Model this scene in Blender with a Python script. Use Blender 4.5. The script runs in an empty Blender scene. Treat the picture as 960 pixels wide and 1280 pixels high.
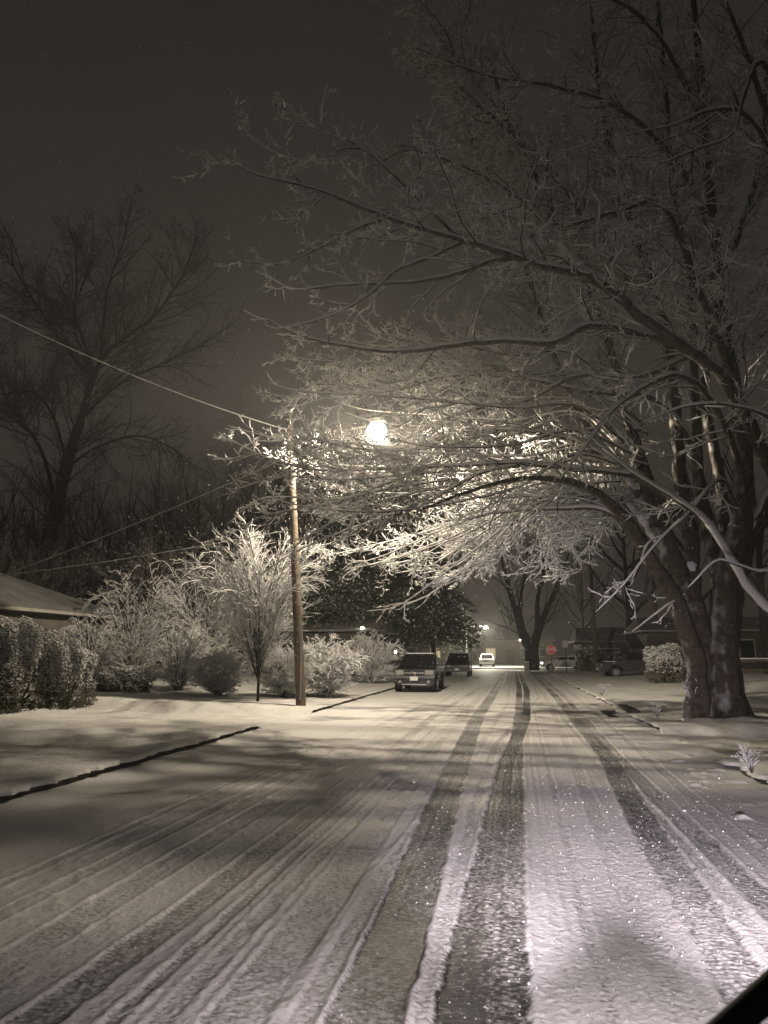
import bpy, bmesh, math, random
import numpy as np
from mathutils import Vector, Matrix
R_ = math.radians
C = bpy.context.scene.collection
scn = bpy.context.scene

# ------------------------------------------------------------------ camera
YAW, PIT, F, CAMH = R_(9.65), R_(10.9), 924.0, 1.65
CF = Vector((-math.sin(YAW)*math.cos(PIT), math.cos(YAW)*math.cos(PIT), math.sin(PIT)))
CR = Vector((math.cos(YAW), math.sin(YAW), 0))
CU = CR.cross(CF)
def W(px, py, d):
    r = CF + CR*((px-480)/F) + CU*((640-py)/F)
    return Vector((0, 0, CAMH)) + r*(d/r.y)
def G(px, py, z=0.0):
    r = CF + CR*((px-480)/F) + CU*((640-py)/F)
    return Vector((0, 0, CAMH)) + r*((z-CAMH)/r.z)

cam_d = bpy.data.cameras.new('camera'); cam = bpy.data.objects.new('camera', cam_d); C.objects.link(cam)
cam.location = (0, 0, CAMH); cam.rotation_euler = (math.pi/2+PIT, 0, YAW)
cam_d.sensor_fit = 'VERTICAL'; cam_d.sensor_height = 36; cam_d.sensor_width = 27; cam_d.lens = 26
cam_d.clip_start = 0.05; cam_d.clip_end = 3000
cam_d.dof.use_dof = True; cam_d.dof.focus_distance = 16; cam_d.dof.aperture_fstop = 9
scn.camera = cam

# ------------------------------------------------------------------ materials
def mat(name, col, rough=.8, metal=0, spec=.5, noise=None, bump=None, emit=None, coat=0):
    m = bpy.data.materials.new(name); m.use_nodes = True
    nt = m.node_tree; b = nt.nodes['Principled BSDF']
    b.inputs['Base Color'].default_value = (*col, 1); b.inputs['Roughness'].default_value = rough
    b.inputs['Metallic'].default_value = metal; b.inputs['Specular IOR Level'].default_value = spec
    b.inputs['Coat Weight'].default_value = coat
    if emit:
        b.inputs['Emission Color'].default_value = (*emit[0], 1); b.inputs['Emission Strength'].default_value = emit[1]
    tc = nt.nodes.new('ShaderNodeTexCoord')
    if noise:
        col2, scale = noise
        n = nt.nodes.new('ShaderNodeTexNoise'); n.inputs['Scale'].default_value = scale; n.inputs['Detail'].default_value = 5
        nt.links.new(tc.outputs['Object'], n.inputs['Vector'])
        r = nt.nodes.new('ShaderNodeValToRGB'); r.color_ramp.elements[0].position = .35; r.color_ramp.elements[1].position = .65
        r.color_ramp.elements[0].color = (*col, 1); r.color_ramp.elements[1].color = (*col2, 1)
        nt.links.new(n.outputs['Fac'], r.inputs['Fac']); nt.links.new(r.outputs['Color'], b.inputs['Base Color'])
    if bump:
        scale, st, dist = bump
        n = nt.nodes.new('ShaderNodeTexNoise'); n.inputs['Scale'].default_value = scale; n.inputs['Detail'].default_value = 4
        nt.links.new(tc.outputs['Object'], n.inputs['Vector'])
        bp = nt.nodes.new('ShaderNodeBump'); bp.inputs['Strength'].default_value = st; bp.inputs['Distance'].default_value = dist
        nt.links.new(n.outputs['Fac'], bp.inputs['Height']); nt.links.new(bp.outputs['Normal'], b.inputs['Normal'])
    return m

def snowtop(m, thresh=.35, soft=.25, nscale=6, snowcol=(.78, .79, .8), amount=1.0, wind=None):
    """snow lying on whatever faces up"""
    nt = m.node_tree; b = nt.nodes['Principled BSDF']
    g = nt.nodes.new('ShaderNodeNewGeometry'); s = nt.nodes.new('ShaderNodeSeparateXYZ')
    nt.links.new(g.outputs['Normal'], s.inputs[0])
    tc = nt.nodes.new('ShaderNodeTexCoord'); n = nt.nodes.new('ShaderNodeTexNoise')
    n.inputs['Scale'].default_value = nscale; n.inputs['Detail'].default_value = 5
    nt.links.new(tc.outputs['Object'], n.inputs['Vector'])
    a = nt.nodes.new('ShaderNodeMath'); a.operation = 'MULTIPLY_ADD'; a.inputs[1].default_value = .9
    zs = s.outputs['Z']
    if wind:
        dp = nt.nodes.new('ShaderNodeVectorMath'); dp.operation = 'DOT_PRODUCT'; dp.inputs[1].default_value = wind
        nt.links.new(g.outputs['Normal'], dp.inputs[0]); zs = dp.outputs['Value']; a.inputs[1].default_value = 1.5
    nt.links.new(n.outputs['Fac'], a.inputs[0]); nt.links.new(zs, a.inputs[2])
    mr = nt.nodes.new('ShaderNodeMapRange'); mr.inputs['From Min'].default_value = thresh+.45
    mr.inputs['From Max'].default_value = thresh+.45+soft; mr.inputs['To Max'].default_value = amount
    nt.links.new(a.outputs[0], mr.inputs['Value'])
    mx = nt.nodes.new('ShaderNodeMix'); mx.data_type = 'RGBA'
    nt.links.new(mr.outputs[0], mx.inputs['Factor'])
    src = b.inputs['Base Color']
    if src.is_linked:
        nt.links.new(src.links[0].from_socket, mx.inputs['A'])
    else:
        mx.inputs['A'].default_value = src.default_value[:]
    mx.inputs['B'].default_value = (*snowcol, 1)
    nt.links.new(mx.outputs['Result'], src)
    return m

M = {}
M['snow'] = mat('snow', (.8, .8, .8), .75, spec=.3)
def translucent(m, f):
    nt = m.node_tree; b = nt.nodes['Principled BSDF']; o = nt.nodes['Material Output']
    t = nt.nodes.new('ShaderNodeBsdfTranslucent'); t.inputs['Color'].default_value = (.85, .85, .83, 1)
    mx = nt.nodes.new('ShaderNodeMixShader'); mx.inputs[0].default_value = f
    nt.links.new(b.outputs[0], mx.inputs[1]); nt.links.new(t.outputs[0], mx.inputs[2]); nt.links.new(mx.outputs[0], o.inputs['Surface'])
translucent(M['snow'], .32)
M['snow_soft'] = mat('snow_soft', (.8, .8, .8), .8, spec=.25, bump=(9, .5, .05))
M['bark'] = snowtop(mat('bark', (.03, .024, .017), .9, noise=((.075, .06, .045), 9), bump=(16, 1.0, .07)), 0.8, .5, 2.6, wind=(-.55, -.25, .75), amount=.5)
_nt = M['bark'].node_tree; _mp = _nt.nodes.new('ShaderNodeMapping'); _mp.inputs['Scale'].default_value = (1, 1, .13)
_tc = [n_ for n_ in _nt.nodes if n_.type == 'TEX_COORD'][0]; _bn = [n_ for n_ in _nt.nodes if n_.type == 'BUMP'][0]
_nz = _bn.inputs['Height'].links[0].from_node; _nt.links.new(_tc.outputs['Object'], _mp.inputs['Vector']); _nt.links.new(_mp.outputs[0], _nz.inputs['Vector'])
M['bark_wet'] = mat('bark_wet', (.016, .012, .009), .85, noise=((.035, .028, .02), 14))
M['bark_far'] = mat('bark_far', (.03, .025, .02), .95)
M['twig_far'] = snowtop(mat('twig_far', (.035, .03, .025), .9), .25, .3, 3, amount=.5)
M['pole_wood'] = mat('pole_wood', (.07, .055, .038), .85, noise=((.14, .11, .08), 5), bump=(30, .4, .01))
M['needles'] = snowtop(mat('needles', (.018, .028, .016), .9, noise=((.03, .04, .022), 4)), .55, .2, 2, amount=.5)
M['leaf'] = mat('leaf', (.05, .05, .03), .8, noise=((.20, .19, .14), 7))
M['black'] = mat('black', (.008, .008, .008), .35)
M['rubber'] = mat('rubber', (.012, .012, .012), .8)
M['steel'] = mat('steel', (.32, .32, .31), .45, .8)
M['chrome'] = mat('chrome', (.55, .55, .55), .25, 1)
M['galv'] = mat('galv', (.35, .35, .34), .6, .3, noise=((.25, .25, .25), 20))
M['glass'] = mat('glass', (.01, .01, .012), .08, spec=.8)
M['truck'] = mat('truck', (.006, .0065, .0075), .4, .2, coat=.4, noise=((.02, .02, .022), 5))
M['suv'] = mat('suv', (.01, .01, .011), .4, .2, coat=.4)
M['suv_grey'] = mat('suv_grey', (.045, .045, .045), .4, .2, coat=.4)
M['white_car'] = snowtop(mat('white_car', (.7, .7, .68), .4, coat=.3), .3, .2, 4)
M['lens'] = mat('lens', (.26, .26, .25), .15, spec=.8)
M['bumper'] = mat('bumper', (.12, .12, .12), .4, .6)
M['plate'] = mat('plate', (.6, .6, .58), .5)
M['red_lens'] = mat('red_lens', (.35, .01, .01), .2)
M['kerb'] = mat('kerb', (.022, .018, .014), .8, noise=((.05, .042, .032), 9), bump=(25, .8, .02))
M['wood_dark'] = mat('wood_dark', (.05, .04, .03), .8, noise=((.08, .065, .05), 5))
M['roof'] = mat('roof', (.12, .118, .115), .9, noise=((.20, .195, .19), .7), bump=(5, .4, .03))
M['siding'] = mat('siding', (.09, .08, .068), .8, noise=((.12, .11, .09), 3))
M['siding_dark'] = mat('siding_dark', (.045, .04, .035), .8, noise=((.065, .06, .05), 2))
M['trim'] = mat('trim', (.3, .29, .26), .7)
M['window'] = mat('window_glass', (.02, .02, .02), .15)
M['window_lit'] = mat('window_lit', (.3, .25, .15), .5, emit=((1, .8, .5), .35))
M['wire'] = mat('wire', (.02, .02, .02), .7)
M['lamp_bowl'] = mat('lamp_bowl', (.9, .85, .7), .3, emit=((1, .86, .56), 90))
M['lamp_far'] = mat('lamp_far', (.9, .85, .7), .3, emit=((1, .9, .7), 30))
M['lamp_orange'] = mat('lamp_orange', (.9, .6, .3), .3, emit=((1, .5, .15), 14))
M['car_lamp'] = mat('car_lamp', (.9, .9, .9), .3, emit=((1, .95, .85), 12))
M['sign_red'] = mat('sign_red', (.9, .012, .022), .4)
M['sign_white'] = mat('sign_white', (.8, .8, .8), .4)
M['sign_post'] = mat('sign_post', (.05, .05, .045), .6, .5)
M['asphalt'] = mat('asphalt', (.012, .011, .01), .6)
M['grass_dry'] = snowtop(mat('grass_dry', (.08, .065, .035), .9), .1, .4, 20)

# ------------------------------------------------------------------ object helpers
def tag(o, label=None, cat=None, group=None, kind=None):
    if label: o['label'] = label
    if cat: o['category'] = cat
    if group: o['group'] = group
    if kind: o['kind'] = kind
    return o
def link(name, me, m, parent=None):
    me.name = name
    o = bpy.data.objects.new(name, me); C.objects.link(o)
    if m is not None: me.materials.append(m)
    if parent is not None: o.parent = parent
    return o
def empty(name, loc, rz=0, **k):
    o = bpy.data.objects.new(name, None); C.objects.link(o)
    o.location = loc; o.rotation_euler = (0, 0, rz); o.empty_display_size = .2
    tag(o, **k); return o
def mesh_np(verts, faces_q=None, faces_t=None, smooth=True):
    me = bpy.data.meshes.new('m')
    nv = len(verts); me.vertices.add(nv); me.vertices.foreach_set('co', np.asarray(verts, np.float32).ravel())
    loops = []; starts = []; tot = []
    s = 0
    if faces_q is not None and len(faces_q):
        fq = np.asarray(faces_q, np.int32); loops.append(fq.ravel()); starts.append(np.arange(len(fq))*4); tot.append(np.full(len(fq), 4)); s = fq.size
    if faces_t is not None and len(faces_t):
        ft = np.asarray(faces_t, np.int32); loops.append(ft.ravel()); starts.append(s+np.arange(len(ft))*3); tot.append(np.full(len(ft), 3))
    L = np.concatenate(loops); S = np.concatenate(starts); T = np.concatenate(tot)
    me.loops.add(len(L)); me.loops.foreach_set('vertex_index', L.astype(np.int32))
    me.polygons.add(len(S)); me.polygons.foreach_set('loop_start', S.astype(np.int32)); me.polygons.foreach_set('loop_total', T.astype(np.int32))
    me.polygons.foreach_set('use_smooth', np.full(len(S), smooth, bool))
    me.update(calc_edges=True); return me

CLEAR = None
class Tubes:
    """many tapered tubes gathered into one mesh"""
    def __init__(s): s.V = []; s.Q = []; s.n = 0
    def add(s, P, Rr, sides, furrow=0):
        P = np.asarray(P, float); Rr = np.asarray(Rr, float)
        if P.ndim == 2: P = P[None]; Rr = Rr[None]
        if len(P) == 0: return
        B, N, _ = P.shape
        T = np.empty_like(P); T[:, 1:-1] = P[:, 2:]-P[:, :-2]; T[:, 0] = P[:, 1]-P[:, 0]; T[:, -1] = P[:, -1]-P[:, -2]
        T /= np.linalg.norm(T, axis=2, keepdims=True)+1e-9
        mT = T.mean(1); ax = np.argmin(np.abs(mT), axis=1); A = np.eye(3)[ax][:, None, :]
        U = np.cross(T, A); U /= np.linalg.norm(U, axis=2, keepdims=True)+1e-9
        Vv = np.cross(T, U)
        th = np.arange(sides)*2*math.pi/sides
        ff = 1+furrow*np.random.RandomState(7).uniform(-1, 1, (B, 1, sides))+.5*furrow*np.random.RandomState(8).uniform(-1, 1, (B, N, sides))
        ring = P[:, :, None, :] + (Rr[:, :, None]*ff)[..., None]*(U[:, :, None, :]*np.cos(th)[None, None, :, None] + Vv[:, :, None, :]*np.sin(th)[None, None, :, None])
        s.V.append(ring.reshape(-1, 3))
        base = s.n + (np.arange(B)*N*sides)[:, None, None] + (np.arange(N-1)*sides)[None, :, None]
        k = np.arange(sides)[None, None, :]; k2 = (k+1) % sides
        q = np.stack([base+k, base+k2, base+k2+sides, base+k+sides], -1)
        s.Q.append(q.reshape(-1, 4)); s.n += B*N*sides
    def snow(s, P, Rr, sides, rng, fat=.84, plus=.006, lump=.35):
        P = np.array(P, float); Rr = np.array(Rr, float)
        if P.ndim == 2: P = P[None]; Rr = Rr[None]
        if len(P) == 0: return
        T = np.gradient(P, axis=1); T /= np.linalg.norm(T, axis=2, keepdims=True)+1e-9
        hz = np.sqrt(T[..., 0]**2+T[..., 1]**2); k = np.clip((hz-.12)/.4, 0, 1)
        lu = 1+lump*rng.normal(size=Rr.shape).clip(-1.6, 1.8)
        add = plus*lu
        sr = (fat*Rr + add)*np.sqrt(k)
        off = (.52*Rr + add*.75)
        P[..., 2] += off; P[..., 0] -= .16*Rr; P[..., 1] -= .22*Rr
        sr[:, 0] *= .5; sr[:, -1] *= .45
        s.add(P, sr, sides)
    def mesh(s):
        if not s.V: return None
        return mesh_np(np.concatenate(s.V), np.concatenate(s.Q))

def resample(P, Rr, step):
    P = np.array([tuple(p) for p in P], float); Rr = np.array(Rr, float)
    # catmull-rom
    N = len(P); out = []; ro = []
    Q = np.vstack([2*P[0]-P[1], P, 2*P[-1]-P[-2]])
    for i in range(N-1):
        p0, p1, p2, p3 = Q[i], Q[i+1], Q[i+2], Q[i+3]
        n = max(2, int(np.linalg.norm(p2-p1)/step))
        for j in range(n):
            t = j/n
            out.append(.5*((2*p1)+(-p0+p2)*t+(2*p0-5*p1+4*p2-p3)*t*t+(-p0+3*p1-3*p2+p3)*t**3)); ro.append(Rr[i]*(1-t)+Rr[i+1]*t)
    out.append(P[-1]); ro.append(Rr[-1])
    return np.array(out), np.array(ro)

def spawn(P, Rr, rng, spacing, t0, lf, lmin, lmax, ang, n, up, wig, rmax, rmin, horiz=.6, upend=0, t1=1.0, pull=None):
    B, N, _ = P.shape
    seg = np.linalg.norm(np.diff(P, axis=1), axis=2); L = seg.sum(1)
    cnt = rng.poisson(np.maximum(L*(t1-t0)/spacing, .3)); idx = np.repeat(np.arange(B), cnt); K = len(idx)
    t = rng.uniform(t0, t1, K); u = t*(N-1.001); i = u.astype(int); f = (u-i)[:, None]
    pos = P[idx, i]*(1-f)+P[idx, i+1]*f; tan = P[idx, i+1]-P[idx, i]; tan /= np.linalg.norm(tan, axis=1, keepdims=True)+1e-9
    rad = Rr[idx, i]*(1-f[:, 0])+Rr[idx, i+1]*f[:, 0]
    side = np.cross(tan, [0, 0, 1.]); side /= np.linalg.norm(side, axis=1, keepdims=True)+1e-3
    side *= rng.choice([-1, 1], K)[:, None]
    perp = side*horiz + rng.normal(size=(K, 3))*(1-horiz)
    perp -= tan*(perp*tan).sum(1, keepdims=True); perp /= np.linalg.norm(perp, axis=1, keepdims=True)+1e-9
    a = np.radians(rng.uniform(ang[0], ang[1], K))[:, None]
    d = tan*np.cos(a)+perp*np.sin(a)
    ln = np.clip(L[idx]*lf*(1.15-t)*rng.uniform(.6, 1.3, K), lmin, lmax)*rng.uniform(.75, 1.25, K)
    st = (ln/(n-1))[:, None]
    pts = [pos]; cur = pos
    for j in range(n-1):
        cur = cur + d*st; pts.append(cur)
        d = d + rng.normal(size=(K, 3))*wig
        d[:, 2] += up + upend*(j/(n-1))
        if pull is not None: d += pull
        d /= np.linalg.norm(d, axis=1, keepdims=True)
    Pc = np.stack(pts, 1)
    r0 = np.clip(np.minimum(rad*.6, rmax*(.5+.5*ln/lmax)), rmin, None)
    Rc = r0[:, None]*np.linspace(1, .38, n)[None]
    if CLEAR is not None:  # boughs are trimmed back from the street lamp
        keep = (np.linalg.norm(Pc-np.array(CLEAR[0]), axis=2).min(1) > CLEAR[1]) & ~((np.linalg.norm(Pc[..., :2]-np.array(CLEAR[0][:2]), axis=2) < CLEAR[1]*1.1) & (Pc[..., 2] < CLEAR[0][2]) & (Pc[..., 2] > CLEAR[0][2]-2.2)).any(1)
        ax_ = np.array(CLEAR[0])-np.array([0, 0, CAMH]); La = np.linalg.norm(ax_); ax_ /= La
        rel_ = Pc-np.array([0, 0, CAMH]); al = (rel_*ax_).sum(2); pe = np.linalg.norm(rel_-al[..., None]*ax_, axis=2)
        keep &= ~((pe < .42*al/La) & (al < La)).any(1)
        my = Pc[..., 1].mean(1); mz = Pc[..., 2].min(1); mx_ = Pc[..., 0].mean(1)
        thin = (my < CLEAR[0][1]-.6) & (my > 11) & (mz < CLEAR[0][2]+.4) & (mx_ < 5.5)
        keep &= ~(thin & (rng.random(len(my)) > np.where(mx_ < CLEAR[0][0]-.3, .9, .5)))
        Pc, Rc = Pc[keep], Rc[keep]
    return Pc, Rc

def tree_from_limbs(name, base, limbs, rng, levels, label, cat='tree', group=None, mats=('bark', 'bark_wet', 'snow'), snowk=(.85, .006), sides=(10, 6, 4), trunkstep=.25, snow_on=True, flare=0, trunksnow=1.0, snow_t=0):
    """limbs: list of (points, r0, r1, [spawn 0/1]); levels: list of spawn dicts"""
    root = empty(name, base, label=label, cat=cat, group=group)
    off = np.array(tuple(base))
    tk, cr, sn = Tubes(), Tubes(), Tubes()
    src = []
    for lb in limbs:
        pts, r0, r1 = lb[:3]
        k = np.linspace(0, 1, len(pts))
        P, Rr = resample(pts, r0*(1-k)+r1*k if not isinstance(r0, (list, tuple)) else r0, trunkstep)
        P = P + rng.normal(size=P.shape)*np.minimum(Rr*.12, .02)[:, None]*(np.arange(len(P)) > 0)[:, None]
        Rr = Rr*(1+rng.normal(size=Rr.shape)*.04)
        if flare and lb[2] > 0 and P[0, 2] < off[2]+.5:
            Rr = Rr*(1+flare*np.exp(-np.maximum(P[:, 2]-off[2], 0)/.22))
        tk.add(P-off, Rr, sides[0]*(3 if flare and Rr[0] > .12 else 1), .075 if flare and Rr[0] > .12 else .02)
        if snow_on and Rr[0] < .3 and P[-1, 2] > off[2]+.3:
            Pf, Rf = resample(P, Rr, max(.09, trunkstep*.5))
            sn.snow(Pf-off, Rf*trunksnow, 7, rng, snowk[0], snowk[1], .25)
        m = 14
        if len(lb) < 4 or lb[3]:
            u = np.linspace((len(P)-1)*(lb[4] if len(lb) > 4 else 0), len(P)-1, m); i = np.minimum(u.astype(int), len(P)-2); f = u-i
            src.append((P[i]*(1-f)[:, None]+P[i+1]*f[:, None], Rr[i]*(1-f)+Rr[i+1]*f))
    Pp = np.stack([a for a, b in src]); Rp = np.stack([b for a, b in src])
    for li, lv in enumerate(levels):
        lv = dict(lv); keep = lv.pop('also', None)
        P, Rr = spawn(Pp, Rp, rng, **lv)
        cr.add(P-off, Rr, sides[1] if li == 0 else sides[2])
        if snow_on: sn.snow(P-off, Rr, 5 if li < 2 else 4, rng, snowk[0], snowk[1]*(1 if li < 2 else .85), .55)
        if keep:  # twigs also grow from the earlier generation
            P2, R2 = spawn(Pp, Rp, rng, **{**lv, **keep})
            cr.add(P2-off, R2, sides[2])
            if snow_on: sn.snow(P2-off, R2, 4, rng, snowk[0], snowk[1]*.85, .35)
            if P2.shape[1] == P.shape[1]: P = np.concatenate([P, P2]); Rr = np.concatenate([Rr, R2])
        Pp, Rp = P, Rr
    link('trunk', tk.mesh(), M[mats[0]], root)
    link('crown', cr.mesh(), M[mats[1]], root)
    if snow_on: link('snow_cover', sn.mesh(), M[mats[2]], root)
    return root

# ------------------------------------------------------------------ noise
def vnoise(x, y, seed=0):
    rs = np.random.RandomState(seed); tab = rs.rand(256, 256)
    xi = np.floor(x).astype(int); yi = np.floor(y).astype(int); fx = x-xi; fy = y-yi
    fx = fx*fx*(3-2*fx); fy = fy*fy*(3-2*fy)
    g = lambda a, b: tab[a % 256, b % 256]
    return (g(xi, yi)*(1-fx)+g(xi+1, yi)*fx)*(1-fy)+(g(xi, yi+1)*(1-fx)+g(xi+1, yi+1)*fx)*fy
def fbm(x, y, o=4, seed=0):
    s = 0; a = .5; t = 0
    for k in range(o):
        s = s+a*vnoise(x*2**k+17*k, y*2**k+31*k, seed+k); t += a; a *= .5
    return s/t-.5
def sst(a, b, x): t = np.clip((x-a)/(b-a), 0, 1); return t*t*(3-2*t)

def grid(xs, ys, zf, name, m, kind='structure', attr=None):
    X, Y = np.meshgrid(xs, ys); Z = zf(X, Y)
    nx, ny = len(xs), len(ys)
    V = np.stack([X, Y, Z], -1).reshape(-1, 3)
    i = np.arange(nx-1)[None, :]+np.arange(ny-1)[:, None]*nx
    q = np.stack([i, i+1, i+nx+1, i+nx], -1).reshape(-1, 4)
    me = mesh_np(V, q)
    if attr is not None:
        a = me.attributes.new('wear', 'FLOAT', 'POINT'); a.data.foreach_set('value', attr(X, Y).ravel().astype(np.float32))
    o = link(name, me, m); o['kind'] = kind
    return o

# ------------------------------------------------------------------ road
XL, XR = -5.55, 3.05
XEND = 74.0
def trk(X, Y, pts, w, soft=.05):
    ys = [p[0] for p in pts]; xs = [p[1] for p in pts]
    c = np.interp(Y, ys, xs); d = np.abs(X-c)
    return 1-sst(w/2-soft, w/2+soft, d), (X-c)
TRACKS = [  # (y, x) centres, width, wear
    ([(0, 1.08), (4.5, 1.10), (8, 1.22), (13, 1.48), (30, 1.65), (80, 1.7)], .30, .68),
    ([(0, 1.66), (5, 1.62), (13, 1.62), (30, 1.98), (80, 2.1)], .22, .52),
    ([(0, -.09), (5, -.09), (12, .00), (22, .15), (40, .32), (80, .35)], .25, .95),
    ([(0, -.28), (4.5, -.28), (12, -.12), (20, .3), (35, .62), (80, .7)], .26, .95),
    ([(0, -.70), (4.5, -.72), (9, -.82), (20, -.95), (40, -.75), (80, -.6)], .36, .86),
    ([(0, -1.28), (6, -1.30), (15, -1.45), (30, -1.3), (80, -1.0)], .30, .42),
    ([(0, -2.3), (5, -2.12), (9, -2.1), (20, -2.12), (35, -1.7), (80, -1.4)], .24, .46),
    ([(0, -2.75), (8, -2.7), (20, -2.6), (40, -2.3), (80, -2.1)], .26, .30),
    ([(0, .72), (6, .74), (14, .95), (30, 1.25), (80, 1.5)], .16, .34),
    ([(0, -.98), (6, -1.0), (14, -.6), (26, -.2), (80, .1)], .14, .40),
    ([(0, -1.62), (6, -1.62), (16, -1.35), (30, -.9), (80, -.6)], .12, .38),
    ([(0, -1.85), (8, -1.8), (20, -1.75), (40, -1.5), (80, -1.2)], .08, .42),
    ([(0, 2.1), (6, 1.95), (16, 2.15), (32, 2.45), (80, 2.5)], .14, .32),
    ([(0, 1.35), (8, 1.42), (16, 1.28), (32, 1.2), (80, 1.2)], .10, .42),
    ([(0, -3.3), (8, -3.2), (20, -3.0), (40, -2.6), (80, -2.4)], .14, .26),
    ([(0, -3.7), (8, -3.65), (20, -3.4), (40, -3.0), (80, -2.8)], .10, .24),
    ([(0, -.45), (8, -.45), (14, -.35), (30, 1.0), (80, 1.3)], .12, .45),
    ([(0, .42), (5, .40), (12, .48), (25, .62), (80, .8)], .07, .35),
    ([(0, .2), (5, .22), (12, .25), (25, .4), (80, .5)], .05, .25),
]
def wear(X, Y):
    w = np.zeros_like(X)
    patch = fbm(X*1.1, Y*.35, 3, 5); jag = .05*fbm(X*3, Y*7, 3, 8)
    for i, (pts, wd, s) in enumerate(TRACKS):
        k, dx = trk(X+jag, Y, pts, wd, .02+.0006*Y.clip(0, 60))
        loc = s*(1+.8*fbm(X*.7+i*9, Y*.28, 3, 40+i))*(.86+.26*vnoise(X*34+i*5, Y*.4, 70+i))
        w = np.maximum(w, k*loc)
    w = w*(.8+.8*patch)
    # general packed lane between the tracks
    lane = sst(-3.2, -2.6, X)*(1-sst(1.9, 2.4, X))
    w = np.maximum(w, lane*(.10+.25*np.clip(fbm(X*1.5, Y*.25, 4, 77)*2, 0, 1)))
    return w.clip(0, 1)
def roadz(X, Y):
    near = (1/(1+(np.maximum(Y, 0)/25)**2))
    wv = wear(X, Y)
    z = .03+.012*fbm(X*.8, Y*.5, 3, 3)
    z -= wv*.020
    # ridges pushed up along the track edges
    for i, (pts, wd, s) in enumerate(TRACKS):
        ys = [p[0] for p in pts]; xs = [p[1] for p in pts]; c = np.interp(Y, ys, xs); d = np.abs(X-c)
        z += (.35+.65*s)*.011*np.exp(-((d-wd/2-.02)/.022)**2)*(.5+1.2*vnoise(X*6, Y*5, 60+i))*near*(1-wv).clip(0, 1)**2
        z += s*.0026*np.exp(-(d/(wd*.45))**4)*np.sin((Y+.35*d)*2*math.pi/.055)*(.3+vnoise(X*3, Y*2.2, 90+i))*near*(Y < 12)
    un = 1-wv
    g = vnoise(X*33, Y*30, 11); g2 = vnoise(X*71, Y*66, 12)
    rough = .5+.5*sst(-3.6, -2.4, X)
    z += near*rough*(.0030*(g-.5)+.0040*(g2-.5)+ .016*np.clip(g-.80, 0, 1)*2*(vnoise(X*2, Y*2, 14)))
    # drifts at both kerbs
    z += .05*np.exp(-((X-XL)/.35)**2)*(.5+fbm(X*2, Y*1.1, 3, 21)) + .05*np.exp(-((X-XR)/.45)**2)*(.6+1.6*fbm(X*2, Y*1.3, 3, 22))
    # crust lumps beside the right kerb
    z += .035*sst(1.9, 2.3, X)*np.clip(fbm(X*4, Y*3.2, 3, 25)*4-.5, 0, 1)*near
    # left lane: small clods thrown by tyres
    z += .010*sst(-4.6, -3.4, X)*(1-sst(-2.6, -2.3, X))*np.clip(fbm(X*8, Y*6, 3, 27)*3.5, 0, 1)*near
    z += .008*sst(-2.0, -1.9, X)*(1-sst(-1.0, -.9, X))*np.clip(fbm(X*10, Y*7, 3, 28)*3.5, 0, 1)*near
    return z

def road_mat():
    m = bpy.data.materials.new('road_snow'); m.use_nodes = True; nt = m.node_tree; b = nt.nodes['Principled BSDF']
    at = nt.nodes.new('ShaderNodeAttribute'); at.attribute_name = 'wear'
    tc = nt.nodes.new('ShaderNodeTexCoord')
    def noise(s, d=4, st=(1, 1, 1)):
        mp = nt.nodes.new('ShaderNodeMapping'); mp.inputs['Scale'].default_value = st
        nt.links.new(tc.outputs['Object'], mp.inputs['Vector'])
        n = nt.nodes.new('ShaderNodeTexNoise'); n.inputs['Scale'].default_value = s; n.inputs['Detail'].default_value = d
        nt.links.new(mp.outputs[0], n.inputs['Vector']); return n.outputs['Fac']
    def mth(op, a, c, d=None):
        n = nt.nodes.new('ShaderNodeMath'); n.operation = op
        for i, v in enumerate((a, c, d)):
            if v is None: continue
            if isinstance(v, (int, float)): n.inputs[i].default_value = v
            else: nt.links.new(v, n.inputs[i])
        return n.outputs[0]
    fine = noise(34, 5, (1, 1.2, 1)); mid = noise(9, 4, (1, .5, 1))
    t = mth('ADD', at.outputs['Fac'], mth('MULTIPLY_ADD', fine, 1.7, -.85))
    t = mth('ADD', t, mth('MULTIPLY_ADD', mid, .5, -.25))
    mr = nt.nodes.new('ShaderNodeMapRange'); mr.inputs['From Min'].default_value = .22; mr.inputs['From Max'].default_value = .88
    nt.links.new(t, mr.inputs['Value'])
    rp = nt.nodes.new('ShaderNodeValToRGB'); e = rp.color_ramp.elements
    e[0].position = 0; e[0].color = (.78, .77, .76, 1); e[1].position = 1; e[1].color = (.04, .038, .036, 1)
    x = e.new(.45); x.color = (.38, .37, .36, 1)
    nt.links.new(mr.outputs[0], rp.inputs['Fac']); nt.links.new(rp.outputs['Color'], b.inputs['Base Color'])
    rr = nt.nodes.new('ShaderNodeMapRange'); rr.inputs['To Min'].default_value = .65; rr.inputs['To Max'].default_value = .48
    nt.links.new(mr.outputs[0], rr.inputs['Value']); nt.links.new(rr.outputs[0], b.inputs['Roughness'])
    bp = nt.nodes.new('ShaderNodeBump'); bp.inputs['Strength'].default_value = .4; bp.inputs['Distance'].default_value = .010
    nt.links.new(noise(48, 3), bp.inputs['Height']); nt.links.new(bp.outputs['Normal'], b.inputs['Normal'])
    b.inputs['Specular IOR Level'].default_value = .6
    return m
M['road'] = road_mat()
ys = [2.0]
while ys[-1] < XEND: ys.append(ys[-1]*1.0029 + .0008*0)
ys[-1] = XEND
grid(np.linspace(XL-.25, XR+.25, 900), np.array(ys), roadz, 'road', M['road'], attr=wear)
grid(np.linspace(XL-.25, XR+.25, 60), np.linspace(-25, 2.0, 90), lambda X, Y: .03+0*X, 'road_behind', M['road'], attr=wear)

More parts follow.
